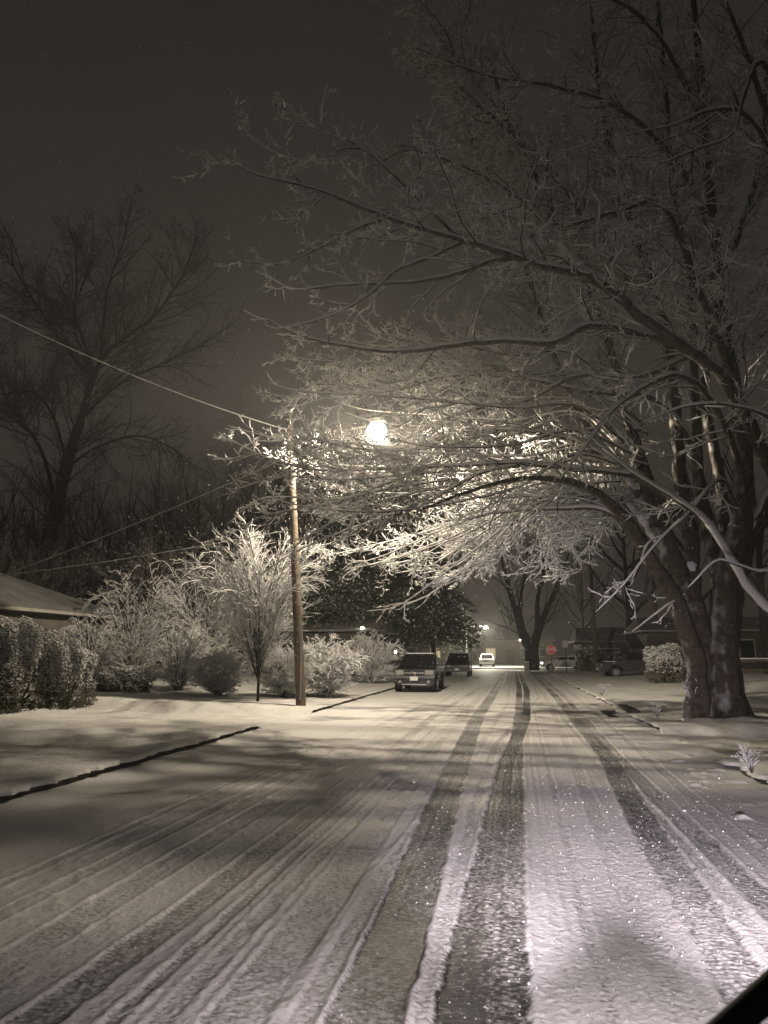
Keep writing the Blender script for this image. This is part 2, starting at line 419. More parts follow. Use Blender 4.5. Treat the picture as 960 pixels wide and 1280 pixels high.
# clods and grains of snow thrown over the road by tyres
rg = np.random.default_rng(61); n = 6500
cy_ = 2.6+16*rg.random(n)**1.3; cx_ = np.where(rg.random(n) < .75, rg.uniform(-1.1, 2.5, n), rg.uniform(-4.4, 2.9, n))
cs_ = .0018+.0075*rg.random(n)**8+.0006*cy_*.35; cs_ *= np.where(rg.random(n) < .02, 1.8, 1)
cz_ = roadz(cx_, cy_)+cs_*.35
oc6 = np.array([[1, 0, 0], [0, 1, 0], [-1, 0, 0], [0, -1, 0], [0, 0, .8], [0, 0, -.8]]); tf8 = np.array([[0, 1, 4], [1, 2, 4], [2, 3, 4], [3, 0, 4], [1, 0, 5], [2, 1, 5], [3, 2, 5], [0, 3, 5]])
V = (np.stack([cx_, cy_, cz_], -1)[:, None]+oc6[None]*cs_[:, None, None]*rg.uniform(.6, 1.4, (n, 6, 1))).reshape(-1, 3)
clod = link('snow_clods', mesh_np(V, None, (tf8[None]+(np.arange(n)*6)[:, None, None]).reshape(-1, 3)), M['snow'])
tag(clod, 'loose grains and clods of snow scattered over the tyre tracked road', 'snow clods', kind='stuff')

# lawns
ND = 18.2
def drive_l(Y): return sst(16.0, 16.5, Y)*(1-sst(20.0, 20.6, Y))
def drive_r(Y): return np.maximum(sst(11.9, 12.5, Y)*(1-sst(16.4, 17.0, Y)), sst(20.6, 21.4, Y)*(1-sst(24., 25., Y))*.6)
def near_f(Y): return 1/(1+(np.maximum(Y, 0)/30)**2)
def lawnL(X, Y):
    d = XL-X
    edge = .17+.02*fbm(X*0+3, Y*1.7, 3, 31)
    h = edge+.035*np.minimum(d, 12)+.0*d
    h *= 1-.82*drive_l(Y)*(1-sst(6, 9, d)*.4)
    h += near_f(Y)*(.10*fbm(X*.45, Y*.45, 3, 32)+.07*fbm(X*2.6, Y*2.2, 3, 33)+.03*fbm(X*9, Y*9, 2, 34))*sst(0, .7, d)
    h -= .03*np.exp(-((d-5.2-.25*np.sin(Y*.6))/.28)**2)*near_f(Y)
    return h
def lawnR(X, Y):
    d = X-XR
    h = (.16+.03*fbm(X*0+7, Y*1.5, 3, 41))+.04*np.minimum(d, 8)
    h *= 1-.85*drive_r(Y)*(1-sst(5, 8, d)*.6)
    h += near_f(Y)*(.16*fbm(X*.6, Y*.5, 3, 42)+.13*fbm(X*2.2, Y*1.6, 3, 43)+.04*fbm(X*8, Y*7, 2, 44))*sst(0, .8, d)
    h += .20*np.exp(-(((X-6.4)/1.2)**2+((Y-23.8)/1.1)**2))
    return h
M['lawn'] = mat('lawn_snow', (.78, .78, .77), .7, spec=.35, bump=(14, .55, .04), noise=((.66, .65, .62), 2.2))
ysl = [1.0]
while ysl[-1] < XEND: ysl.append(ysl[-1]*1.009)
ysl[-1] = XEND; ysl = np.array([-25, -15, -8, -3, 0.]+ysl)
rsj = np.random.RandomState(3)
def xs_from(x0, x1):
    d = [0.]; s = .03
    while d[-1] < abs(x1-x0): d.append(d[-1]+s); s = min(s*1.035, 2.0)
    return np.array(d)
dl = xs_from(XL, -70); dr = xs_from(XR, 70)
lo = grid(XL-dl[::-1], ysl, lawnL, 'lawn_verge', M['lawn'])
ro = grid(XR+dr, ysl, lawnR, 'lawn', M['lawn'])
# ragged snow lip hanging over the kerb faces
for o, x0, sg in ((lo, XL, 1), (ro, XR, -1)):
    me = o.data; co = np.empty(len(me.vertices)*3, np.float32); me.vertices.foreach_get('co', co); co = co.reshape(-1, 3)
    d = np.abs(co[:, 0]-x0); k = np.exp(-(d/.10)**2)
    j = vnoise(co[:, 1]*5, co[:, 1]*0, 50)*.10+vnoise(co[:, 1]*15, co[:, 1]*0, 51)*.09-.05
    if sg < 0: j += .10*sst(0.05, .2, fbm(co[:, 1]*1.1, co[:, 1]*0, 2, 52))
    co[:, 0] += sg*k*j
    co[:, 2] -= np.where(d < .012, .045, 0)+np.where((d >= .012) & (d < .05), .008, 0)
    me.vertices.foreach_set('co', co.ravel()); me.update()
# kerbs: real 0.14 m steps
def kerb(x, y0, y1, sg, h=.15):
    n = max(8, int((y1-y0)/.25)); V = []; Q = []
    for i in range(n+1):
        y = y0+(y1-y0)*i/n; e = min(i, n-i)/7.0; hh = h*min(1, .25+e)
        j = .006*math.sin(y*3.1)
        V += [(x+sg*.005+j, y, -.04), (x+sg*.005+j, y, hh-.02), (x-sg*.02+j, y, hh), (x-sg*.17+j, y, hh), (x-sg*.17+j, y, -.04)]
    for i in range(n):
        for k in range(4):
            a = i*5+k; Q.append((a, a+1, a+6, a+5))
    T = [(0, 1, 2), (0, 2, 3), (0, 3, 4)]; b = n*5; T += [(b, b+2, b+1), (b, b+3, b+2), (b, b+4, b+3)]
    me = mesh_np(V, Q, T, smooth=False)
    o = link('kerb', me, M['kerb']); o['kind'] = 'structure'; return o
kerb(XL, -20, 16.2, 1, .125); kerb(XL, 20.4, 29.5, 1, .12); kerb(XL, 30, XEND-1, 1, .10)
kerb(XR, -20, 11.9, -1, .12); kerb(XR, 17.0, 20.6, -1, .12); kerb(XR, 25.2, XEND-1, -1, .08)
# storm drain mouth in the right gutter
dr_ = empty('storm_drain', (XR-.28, 21.9, .03), label='dark open storm drain inlet at the right kerb before the forked tree', cat='storm drain')
def boxmesh(sx, sy, sz, cx=0, cy=0, cz=0, bev=0, seg=2, taper=None):
    bm = bmesh.new(); bmesh.ops.create_cube(bm, size=1)
    for v in bm.verts:
        v.co.x = v.co.x*sx+cx; v.co.y = v.co.y*sy+cy; v.co.z = v.co.z*sz+cz
        if taper and v.co.z > cz: v.co.x = cx+(v.co.x-cx)*taper[0]; v.co.y = cy+(v.co.y-cy)*taper[1]
    if bev: bmesh.ops.bevel(bm, geom=bm.edges[:], offset=bev, segments=seg, affect='EDGES')
    me = bpy.data.meshes.new('b'); bm.to_mesh(me); bm.free(); return me
def joinmesh(lst):
    bm = bmesh.new()
    for me in lst: bm.from_mesh(me)
    out = bpy.data.meshes.new('j'); bm.to_mesh(out); bm.free(); return out
def box(name, m, parent, *a, **k): return link(name, boxmesh(*a, **k), m, parent)
bars = [boxmesh(.5, .03, .02, 0, -1+.11*i, .012) for i in range(19)]
link('grate', joinmesh(bars), M['asphalt'], dr_)
box('inlet_floor', M['asphalt'], dr_, .62, 2.3, .02, 0, 0, .003)
box('inlet_hood', M['kerb'], dr_, .25, 2.5, .06, .36, 0, .16, bev=.015)

# cross street, far ground
def cross_wear(X, Y):
    return (.35*np.exp(-((Y-80.5)/.5)**2)+.35*np.exp(-((Y-84.5)/.5)**2)).clip(0, 1)
grid(np.linspace(-120, 120, 240), np.linspace(XEND-.02, 88, 60), lambda X, Y: .02+.02*fbm(X, Y, 2, 9), 'cross_street', M['road'], attr=cross_wear)
grid(np.linspace(-600, 600, 60), np.linspace(-200, 900, 60), lambda X, Y: -.06+0*X, 'ground', M['lawn'])
grid(np.linspace(-120, 120, 120), np.linspace(88.02, 190, 60), lambda X, Y: .10+.3*fbm(X*.1, Y*.1, 3, 19)+.004*(Y-88), 'far_lawn', M['lawn'])

# ------------------------------------------------------------------ generic parts
def cyl(r, h, n=16, axis='z', r2=None, c=(0, 0, 0)):
    bm = bmesh.new(); bmesh.ops.create_cone(bm, cap_ends=True, segments=n, radius1=r, radius2=r if r2 is None else r2, depth=h)
    if axis == 'x': bmesh.ops.rotate(bm, verts=bm.verts, matrix=Matrix.Rotation(math.pi/2, 3, 'Y'))
    if axis == 'y': bmesh.ops.rotate(bm, verts=bm.verts, matrix=Matrix.Rotation(math.pi/2, 3, 'X'))
    for v in bm.verts: v.co += Vector(c)
    for f in bm.faces: f.smooth = len(f.verts) == 4
    me = bpy.data.meshes.new('c'); bm.to_mesh(me); bm.free(); return me
def tube(pts, r, sides=8, step=.3):
    P, Rr = resample(pts, [r]*len(pts) if not isinstance(r, (list, tuple)) else r, step)
    t = Tubes(); t.add(P, Rr, sides); return t.mesh()
def blob(n=2, r=1, sc=(1, 1, 1), c=(0, 0, 0), jit=0, seed=0):
    bm = bmesh.new(); bmesh.ops.create_icosphere(bm, subdivisions=n, radius=r)
    rr = random.Random(seed)
    for v in bm.verts:
        k = 1+jit*(rr.random()-.5); v.co = Vector((v.co.x*sc[0]*k+c[0], v.co.y*sc[1]*k+c[1], v.co.z*sc[2]*k+c[2]))
    for f in bm.faces: f.smooth = True
    me = bpy.data.meshes.new('s'); bm.to_mesh(me); bm.free(); return me
def extrude_profile(prof, hw, bev=.03, top_in=0, ztop=None, zbot=None):
    """(y,z) outline pushed across x, narrowing by top_in between zbot and ztop"""
    bm = bmesh.new()
    a = [bm.verts.new((-hw, y, z)) for y, z in prof]; b = [bm.verts.new((hw, y, z)) for y, z in prof]
    n = len(prof)
    bm.faces.new(a); bm.faces.new(b[::-1])
    for i in range(n): bm.faces.new((a[i], b[i], b[(i+1) % n], a[(i+1) % n]))
    bmesh.ops.recalc_face_normals(bm, faces=bm.faces)
    if top_in:
        for v in bm.verts:
            k = min(1, max(0, (v.co.z-zbot)/(ztop-zbot))); v.co.x *= 1-k*top_in/hw
    if bev: bmesh.ops.bevel(bm, geom=bm.edges[:], offset=bev, segments=2, affect='EDGES', clamp_overlap=True)
    for f in bm.faces: f.smooth = False
    me = bpy.data.meshes.new('p'); bm.to_mesh(me); bm.free(); return me

# ------------------------------------------------------------------ utility pole with street lamp
pb = G(377, 881, .2); pd = pb.y
LAMP = W(471, 539, pd); CLEAR = (tuple(LAMP), 1.25)
ptop = W(361, 515, pd)
pole = empty('utility_pole', pb, label='tall leaning wooden utility pole at the left kerb beside the snowy young tree', cat='utility pole')
O = pb
def rel(p): return Vector(p)-O
link('shaft', tube([rel(pb)-Vector((0, 0, .3)), rel(pb).lerp(rel(ptop), .5), rel(ptop)], [.15, .13, .10], 14, .5), M['pole_wood'], pole)
box('ground_wire_guard', M['galv'], pole, .04, .03, 2.2, .0, -.155, 1.25)
link('snow_cap', blob(2, .12, (1, 1, .5), tuple(rel(ptop)), .1), M['snow'], pole)
pj = pb.lerp(ptop, .86)
tr = cyl(.2, .75, 18, c=tuple(rel(pb.lerp(ptop, .8))+Vector((-.12, .3, 0))))
link('transformer', tr, M['galv'], pole)
for t in (.90, .94): link('insulator', cyl(.05, .14, 10, c=tuple(rel(pb.lerp(ptop, t))+Vector((.0, -.15, 0)))), M['galv'], pole)
# lamp fixture hangs off the pole: a thing of its own
lampo = empty('street_lamp', LAMP, label='lit cobra head street lamp glowing among snowy branches over the road', cat='street lamp')
arm0 = pj - LAMP
link('arm', tube([arm0, arm0.lerp(Vector((0, 0, .15)), .35)+Vector((0, 0, .25)), Vector((-.35, 0, .17))], .025, 8, .2), M['wood_dark'], lampo)
link('housing', extrude_profile([(-.30, .29), (-.26, .34), (.0, .37), (.2, .34), (.22, .29)], .12, .03), M['wood_dark'], lampo).rotation_euler = (0, 0, R_(90))
link('refractor_bowl', blob(3, .30, (1.0, 1.0, .9), (0, 0, .0)), M['lamp_bowl'], lampo)
link('snow_cap', blob(2, .3, (.8, .4, .12), (0, 0, .39), .15), M['snow'], lampo)
def light(kind, name, loc, power, col, size=.1, **k):
    l = bpy.data.lights.new(name, kind); l.energy = power; l.color = col
    if kind in ('POINT', 'SPOT'): l.shadow_soft_size = size
    for a, v in k.items(): setattr(l, a, v)
    o = bpy.data.objects.new(name, l); C.objects.link(o); o.location = loc; return o
def batwing(l):
    l.use_nodes = True; nt = l.node_tree; em = [n for n in nt.nodes if n.type == 'EMISSION'][0]
    tc = nt.nodes.new('ShaderNodeTexCoord'); sp = nt.nodes.new('ShaderNodeSeparateXYZ'); nt.links.new(tc.outputs['Normal'], sp.inputs[0])
    def mth(op, a, b_):
        n = nt.nodes.new('ShaderNodeMath'); n.operation = op
        for i, v in enumerate((a, b_)):
            if v is None: continue
            if isinstance(v, (int, float)): n.inputs[i].default_value = v
            else: nt.links.new(v, n.inputs[i])
        return n.outputs[0]
    az = mth('ABSOLUTE', sp.outputs['Z'], None); inv = mth('SUBTRACT', 1.0, az)
    st = mth('ADD', mth('MULTIPLY', mth('POWER', inv, 1.4), 1.9), .32)
    nt.links.new(st, em.inputs['Strength'])
WARM = (1, .85, .65)
light('SPOT', 'street_lamp_light', LAMP-Vector((0, 0, .29)), 9600, WARM, .14, spot_size=R_(178), spot_blend=.05)
light('POINT', 'street_lamp_glow', LAMP-Vector((0, 0, .27)), 650, WARM, .14)
for n_ in ('street_lamp_light', 'street_lamp_glow'): batwing(bpy.data.objects[n_].data)

# wires
def wire(name, a, b, sag, r, label, snow=.0, cat='overhead wire', group='overhead wires'):
    P = []
    n = 24
    for i in range(n+1):
        t = i/n; p = Vector(a).lerp(Vector(b), t); p.z -= sag*4*t*(1-t); P.append(p)
    root = empty(name, a, label=label, cat=cat, group=group)
    Pl = np.array([tuple(p-Vector(a)) for p in P])
    t = Tubes(); t.add(Pl, np.full(n+1, r), 6); link('cable', t.mesh(), M['wire'], root)
    if snow:
        rng = np.random.default_rng(8); Pf, Rf = resample(Pl, np.full(n+1, r), .08)
        t = Tubes(); t.snow(Pf, Rf, 6, rng, .9, snow, .3); link('snow_cover', t.mesh(), M['snow'], root)
pA = pb.lerp(ptop, .93)
wire('overhead_wire', W(-40, 375, 15), pA, .25, .012, 'thick snow coated wire sloping from the upper left to the lamp pole', .009)
wire('overhead_wire', W(-20, 728, 24), pb.lerp(ptop, .84), .15, .008, 'thin upper service wire from the low house roof up to the lamp pole', .008)
wire('overhead_wire', W(-20, 722, 27), pb.lerp(ptop, .58), .12, .008, 'thin lower service wire from the low house roof to the middle of the lamp pole', .008)
wire('overhead_wire', pb.lerp(ptop, .92), W(1300, 300, 25), .2, .008, 'bare wire running right from the top of the lamp pole into the maple crown', 0)
wire('overhead_wire', pb.lerp(ptop, .86), W(1300, 345, 25), .2, .008, 'second bare wire crossing the street just under the topmost one', 0)

# ------------------------------------------------------------------ trees
def wl(lst): return [W(*p) for p in lst]
rngA = np.random.default_rng(11)
tb = G(893, 884, .45); D = tb.y
def A(*pts): return [W(x, y, D+dd) for x, y, dd in pts]
limbs = [
    (A((876, 896, 0), (868, 820, -.2), (846, 752, -.3), (812, 700, -.5), (785, 655, -.8), (748, 618, -1.2), (700, 600, -1.8), (640, 600, -2.4), (585, 615, -2.8), (520, 640, -3.2)), [.30, .25, .22, .19, .15, .11, .08, .055, .04, .02], .02),
    (A((884, 896, .2), (876, 800, .1), (860, 740, .2), (838, 695, .2), (815, 620, .3), (790, 540, .4), (770, 470, .5), (745, 380, .5), (700, 290, .3), (650, 190, 0), (610, 70, -.4)), [.42, .37, .33, .28, .2, .16, .14, .12, .09, .06, .03], .02),
    (A((866, 760, .1), (866, 720, .3), (862, 670, .5), (850, 600, .7), (842, 500, .8), (828, 400, .9), (798, 300, 1), (765, 190, 1), (745, 80, .9), (735, -60, .8)), [.2, .24, .24, .2, .17, .15, .12, .1, .07, .04], .02),
    (A((908, 896, 0), (904, 790, 0), (908, 720, -.1), (925, 650, -.2), (928, 560, -.4), (915, 470, -.6), (900, 380, -.8), (890, 280, -1), (884, 180, -1.2), (872, 60, -1.5), (860, -80, -1.8)), [.5, .42, .38, .3, .22, .18, .16, .14, .12, .09, .05], .02),
    (A((909, 800, 0), (915, 745, .1), (938, 670, 0), (985, 590, -.6), (1030, 480, -1), (1080, 340, -1.4), (1110, 180, -1.8)), [.4, .34, .28, .22, .16, .11, .05], .02),
    (A((906, 760, .2), (892, 700, .6), (874, 600, .8), (868, 480, .9), (862, 350, .9), (840, 220, .8), (832, 110, .7), (820, -20, .6)), [.24, .22, .17, .13, .11, .09, .07, .04], .02),
    (A((908, 740, .2), (903, 690, .8), (900, 600, 1.2), (880, 480, 1.6), (905, 350, 1.9), (950, 200, 2.1), (960, 60, 2.3), (965, -60, 2.4)), [.26, .24, .17, .13, .11, .09, .06, .04], .02),
    (A((838, 700, .2), (800, 650, .8), (765, 600, 1.2), (735, 540, 1.4), (690, 440, 1.6), (655, 330, 1.7), (600, 200, 1.8), (560, 90, 1.9)), [.2, .17, .14, .12, .09, .07, .05, .02], .02),
    # long overhanging limb
    (A((975, 610, -.5), (960, 575, -1.4), (907, 477, -2.8), (862, 440, -3.5), (821, 410, -4), (742, 348, -5), (694, 337, -5.5), (600, 307, -6.2), (490, 274, -7), (395, 237, -7.8), (323, 219, -8.3), (276, 195, -8.7)), [.2, .2, .17, .15, .14, .12, .10, .075, .05, .032, .018, .008], .01),
    (A((850, 432, -3.6), (790, 415, -4), (735, 408, -4.4), (690, 428, -4.8), (622, 427, -5.2), (553, 434, -5.8), (490, 440, -6.3), (430, 432, -6.8), (370, 418, -7.2), (335, 400, -7.5)), [.09, .085, .08, .07, .06, .05, .04, .028, .018, .008], .01),
    (A((650, 322, -5.8), (616, 326, -6), (569, 343, -6.4), (513, 353, -6.8), (418, 357, -7.4), (371, 363, -7.8), (340, 350, -8)), [.06, .055, .045, .035, .024, .015, .008], .01),
    (A((577, 303, -6.3), (537, 322, -6.7), (493, 339, -7), (466, 365, -7.2), (418, 393, -7.6), (351, 411, -8), (330, 405, -8.1)), [.04, .035, .03, .024, .018, .01, .006], .01),
    (A((482, 274, -7.1), (450, 284, -7.3), (399, 310, -7.7), (347, 330, -8.1), (296, 324, -8.4)), [.03, .025, .02, .013, .006], .01),
    (A((577, 300, -6.3), (537, 262, -6.5), (497, 223, -6.8), (454, 185, -7), (418, 171, -7.2), (379, 151, -7.4), (339, 108, -7.6)), [.045, .038, .03, .023, .017, .012, .006], .01),
    (A((450, 186, -7), (426, 187, -7.3), (391, 203, -7.6), (343, 191, -7.9), (307, 163, -8.1), (292, 132, -8.2)), [.02, .018, .014, .01, .008, .005], .01),
    # level limb under the lamp
    (A((848, 645, -.3), (807, 602, -1), (773, 592, -1.5), (700, 584, -2.4), (640, 579, -3), (560, 583, -3.8), (480, 586, -4.5), (400, 588, -5.2), (340, 575, -5.8), (300, 556, -6.2), (272, 540, -6.4)), [.14, .12, .11, .095, .085, .065, .05, .036, .024, .014, .007], .01),
    (A((530, 587, -4.1), (481, 605, -4.5), (451, 617, -4.8), (415, 625, -5.1), (330, 623, -5.8), (285, 655, -6.1)), [.035, .03, .025, .02, .013, .006], .01),
    (A((650, 582, -2.9), (605, 590, -3.3), (565, 610, -3.6), (535, 628, -3.8), (511, 638, -4), (475, 640, -4.3)), [.05, .042, .035, .028, .02, .01], .01),
    (A((805, 690, -.5), (760, 640, -.9), (700, 636, -1.5), (645, 639, -2.2), (600, 645, -2.7), (560, 660, -3)), [.07, .06, .05, .035, .022, .01], .01),
    # left-of-lamp upper limb with dark underside
    (A((862, 445, -3), (800, 470, -2.5), (720, 470, -2), (660, 500, -1.6), (600, 510, -1.2), (540, 530, -.8), (490, 560, -.5)), [.08, .07, .06, .05, .038, .024, .01], .01),
    (A((742, 350, -5), (700, 300, -4), (640, 240, -3.5), (560, 200, -3.3), (500, 190, -3.2), (440, 230, -3)), [.07, .06, .05, .035, .024, .01], .01),
    (A((870, 560, .8), (820, 500, 1), (740, 490, .8), (640, 470, .3), (560, 470, -.2), (480, 490, -.6), (400, 480, -1), (345, 505, -1.4)), [.1, .09, .08, .065, .05, .035, .02, .008], .01),
    (A((800, 620, 0), (740, 560, .3), (660, 540, .6), (580, 540, .6), (500, 560, .4), (430, 555, 0), (380, 580, -.3)), [.1, .09, .075, .06, .04, .025, .01], .01),
    # limbs toward the camera and upward on the right
    (A((930, 600, -.5), (900, 520, -2.5), (850, 470, -4.2), (780, 500, -5.5), (730, 560, -6.2), (700, 600, -6.6)), [.08, .07, .055, .04, .025, .01], .01),
    (A((915, 470, -.6), (880, 380, -2), (830, 260, -3.4), (770, 265, -4.4), (700, 285, -5.2), (640, 300, -5.8)), [.09, .08, .06, .045, .03, .01], .01),
    (A((890, 290, -1), (850, 210, -2), (780, 140, -3), (700, 110, -3.6), (610, 95, -4), (520, 60, -4.4)), [.08, .07, .055, .042, .03, .012], .01),
    (A((830, 400, .9), (770, 330, .6), (700, 230, .2), (620, 150, 0), (540, 95, -.2), (470, 40, -.4)), [.08, .07, .055, .04, .028, .012], .01),
    (A((884, 180, -1.2), (850, 90, -1.8), (800, 20, -2.2), (720, -20, -2.8), (640, -50, -3)), [.08, .065, .05, .035, .015], .01),
    (A((700, 290, .3), (640, 160, .2), (560, 60, .1), (500, -20, 0), (450, -80, 0)), [.06, .05, .038, .024, .01], .01),
    (A((925, 640, -.2), (900, 600, -1.4), (862, 640, -2.2), (820, 680, -2.8), (780, 730, -3.2), (745, 765, -3.5)), [.05, .04, .03, .022, .014, .006], .01),
    (A((862, 740, .2), (830, 760, -.8), (790, 790, -1.4)), [.03, .02, .008], .01),
]
for i in range(17):
    r = random.Random(500+i); t = i/16
    tx = 300+r.random()*240; ty = 405+t*225+r.uniform(-12, 12); dz = (-5.0+3*r.random()) if i % 5 == 0 else (.6+3.4*r.random())
    if dz > 0: tx = max(tx, 345)
    sy = 455+t*140+r.uniform(-22, 22)
    limbs.append((A((790+r.uniform(-25, 25), 530+70*t, .2), (720, sy, dz*.3), (640, (sy+ty)/2+14, dz*.55), ((640+tx)/2, ty+12, dz*.8), (tx+40, ty+6, dz*.95), (tx, ty-6, dz)), [.034, .028, .022, .016, .010, .006], .01, 1, .25))
# drooping fan of long boughs below and right of the lamp
for i in range(32):
    t = i/31; r = random.Random(i)
    tx = 415+t*330+r.uniform(-25, 25); ty = 745-abs(t-.1)*70+r.uniform(-40, 25)-(35 if i % 3 == 0 else 0)-(60 if i % 4 == 1 else 0)
    dz = r.uniform(-.3, 5.0)
    limbs.append((A((795, 668-20*r.random(), -.2), (760-10*t, 628+r.uniform(-10, 10), dz*.25), (700-20*(1-t)+20*t, 612+r.uniform(-12, 22), dz*.5), ((700+tx)/2+10, (628+ty)/2-8+r.uniform(-8, 8), dz*.8), (tx+45, ty-10, dz), (tx, ty, dz)), [.034, .028, .022, .016, .010, .006], .01))
lev = [
    dict(spacing=.24, t0=.10, lf=.32, lmin=.45, lmax=2.6, ang=(25, 62), n=10, up=-.010, wig=.17, rmax=.020, rmin=.006, horiz=.5, upend=.10),
    dict(spacing=.15, t0=.08, lf=.40, lmin=.18, lmax=1.0, ang=(28, 65), n=7, up=.015, wig=.20, rmax=.007, rmin=.0038, horiz=.4, upend=.14,
         also=dict(spacing=.26, t0=.3, lf=.10)),
    dict(spacing=.14, t0=.10, lf=.4, lmin=.06, lmax=.24, ang=(30, 75), n=4, up=.12, wig=.22, rmax=.0038, rmin=.003, horiz=.3),
]
def deeper(pts, a, c):
    out = []
    for p in pts:
        dy = p.y-D; q = D+dy*a+c*min(1, abs(p.x-limbs[0][0][4].x)/4)
        out.append(Vector((0, 0, CAMH))+(p-Vector((0, 0, CAMH)))*(q/p.y))
    return out
for i_ in (15, 16, 17, 18, 19, 21, 22):
    limbs[i_] = (deeper(limbs[i_][0], .25, 1.0),)+tuple(limbs[i_][1:])
for i_ in range(8):
    k_ = .88 if i_ == 0 else (.64 if i_ in (2, 4) else .74)
    limbs[i_] = (limbs[i_][0], [q_*(k_+(.9-k_)*min(1, n_/4)) for n_, q_ in enumerate(limbs[i_][1])], limbs[i_][2], 1, .34)
limbs[8] = (limbs[8][0], [q_*.72 for q_ in limbs[8][1]], limbs[8][2])
limbs[15] = (limbs[15][0], [q_*.72 for q_ in limbs[15][1]], limbs[15][2])
for i_, q_ in enumerate([((560, 584), (470, 575), (400, 560), (330, 545), (283, 532)), ((600, 588), (520, 592), (430, 600), (350, 596), (296, 612)), ((560, 600), (480, 612), (400, 632), (330, 645), (290, 668)), ((640, 560), (560, 520), (470, 492), (400, 500), (345, 520)), ((540, 620), (470, 650), (420, 668), (370, 690), (335, 712)), ((620, 540), (540, 560), (450, 562), (380, 548), (318, 580)), ((600, 600), (500, 620), (440, 640), (390, 668), (360, 690))]):
    limbs.append((A(*[(x_, y_, .6-.5*j_-(.3*(i_ % 3))) for j_, (x_, y_) in enumerate(q_)]), [.022, .019, .014, .009, .005], .01))
tree_from_limbs('maple_tree', tb, limbs, rngA, lev, 'huge multi stemmed maple laden with snow arching over the road at right', snowk=(.84, .0088), flare=.42)

# second maple, trunk right of the frame, limbs reach in
rngB = np.random.default_rng(5)
b2 = W(1075, 900, 14.0); b2.z = .3
def Bp(*pts): return wl(pts)
limbsB = [
    ([b2, W(1070, 760, 14), W(1060, 600, 14.2), W(1055, 400, 14.5), W(1040, 200, 14.6), W(1030, -50, 14.5)], [.36, .3, .26, .2, .14, .08], .02, 0),
    (Bp((1068, 850, 14), (1010, 800, 14.2), (960, 763, 14.6), (923, 717, 15.1), (887, 657, 15.6), (840, 620, 16.2), (790, 590, 16.8), (735, 545, 17.2), (690, 525, 17.6)), [.12, .11, .10, .09, .075, .06, .045, .03, .012], .01),
    (Bp((1050, 350, 14.5), (1000, 170, 13.8), (952, 78, 13.4), (930, 120, 13.3), (914, 168, 13.2), (877, 184, 13.2), (827, 203, 13.2), (797, 204, 13.2)), [.08, .07, .05, .04, .03, .024, .014, .006], .01),
    (Bp((1050, 380, 14.5), (1000, 260, 14), (940, 150, 13.7), (893, 137, 13.5), (843, 156, 13.4), (781, 169, 13.3), (700, 190, 13.3)), [.07, .06, .045, .032, .022, .014, .006], .01),
    (Bp((1058, 620, 14.2), (1010, 560, 13.8), (960, 520, 13.5), (900, 505, 13.3), (850, 510, 13.2), (800, 530, 13.2)), [.06, .05, .04, .028, .018, .008], .01),
    (Bp((1058, 700, 14.2), (1010, 690, 13.8), (950, 715, 13.5), (900, 700, 13.3), (860, 735, 13.2)), [.035, .03, .024, .015, .006], .01),
    (Bp((1045, 300, 14.5), (980, 200, 15), (930, 60, 15.5), (880, -60, 16)), [.08, .065, .05, .025], .01),
]
levB = [dict(spacing=.48, t0=.25, lf=.3, lmin=.4, lmax=1.8, ang=(25, 60), n=6, up=-.01, wig=.10, rmax=.02, rmin=.005, horiz=.5, upend=.1),
        dict(spacing=.24, t0=.15, lf=.4, lmin=.15, lmax=.7, ang=(25, 60), n=5, up=.04, wig=.14, rmax=.006, rmin=.003, horiz=.4),
        dict(spacing=.14, t0=.15, lf=.4, lmin=.05, lmax=.2, ang=(30, 65), n=3, up=.05, wig=.16, rmax=.0035, rmin=.0025, horiz=.3)]
tree_from_limbs('maple_tree', b2, limbsB, rngB, levB, 'nearer maple whose snowy limbs reach in from beyond the right edge', snowk=(.84, .0090))

# big dark tree standing behind the house on the left
rngC = np.random.default_rng(21)
DL = 44
def Lp(*pts): return [W(x, y, DL+dd) for x, y, dd in pts]
bL = W(52, 800, DL); bL.z = .4
limbsC = [
    ([bL]+Lp((58, 700, 0), (72, 628, 0), (84, 580, 0), (104, 515, 0), (118, 471, 0), (134, 440, 0), (160, 420, .5), (192, 395, 1), (225, 350, 1.5), (248, 295, 2)), [.65, .55, .5, .46, .38, .3, .2, .17, .13, .09, .03], .02),
    (Lp((118, 471, 0), (106, 430, -.5), (94, 390, -1), (96, 330, -1.3), (84, 270, -1.5)), [.2, .17, .13, .09, .03], .02),
    (Lp((125, 455, 0), (130, 400, .5), (138, 350, 1), (155, 300, 1.2), (165, 250, 1.5)), [.18, .15, .12, .08, .03], .02),
    (Lp((104, 520, 0), (150, 480, -1), (210, 452, -2), (262, 425, -2.5), (300, 398, -3)), [.2, .16, .12, .08, .03], .02),
    (Lp((84, 585, 0), (120, 560, -1), (170, 545, -2), (215, 560, -2.5), (250, 590, -3)), [.18, .14, .1, .07, .03], .02),
    (Lp((118, 475, 0), (80, 430, 1), (45, 380, 2), (15, 330, 2.5), (-10, 290, 3)), [.2, .16, .12, .08, .03], .02),
    (Lp((84, 580, 0), (66, 520, 0), (40, 490, -.5), (0, 492, -1), (-50, 470, -1.5)), [.2, .16, .12, .09, .04], .02),
    (Lp((70, 630, 0), (50, 560, 1), (10, 500, 2), (-20, 420, 3), (-30, 340, 3)), [.24, .2, .15, .1, .04], .02),
    (Lp((100, 530, 0), (112, 470, 1.5), (92, 400, 2), (112, 330, 2.2), (118, 270, 2.4)), [.2, .16, .12, .08, .03], .02),
]
limbsC = [(a_, [q_*(.85 if q_ > .4 else .62) for q_ in b_], c_) for a_, b_, c_ in limbsC]
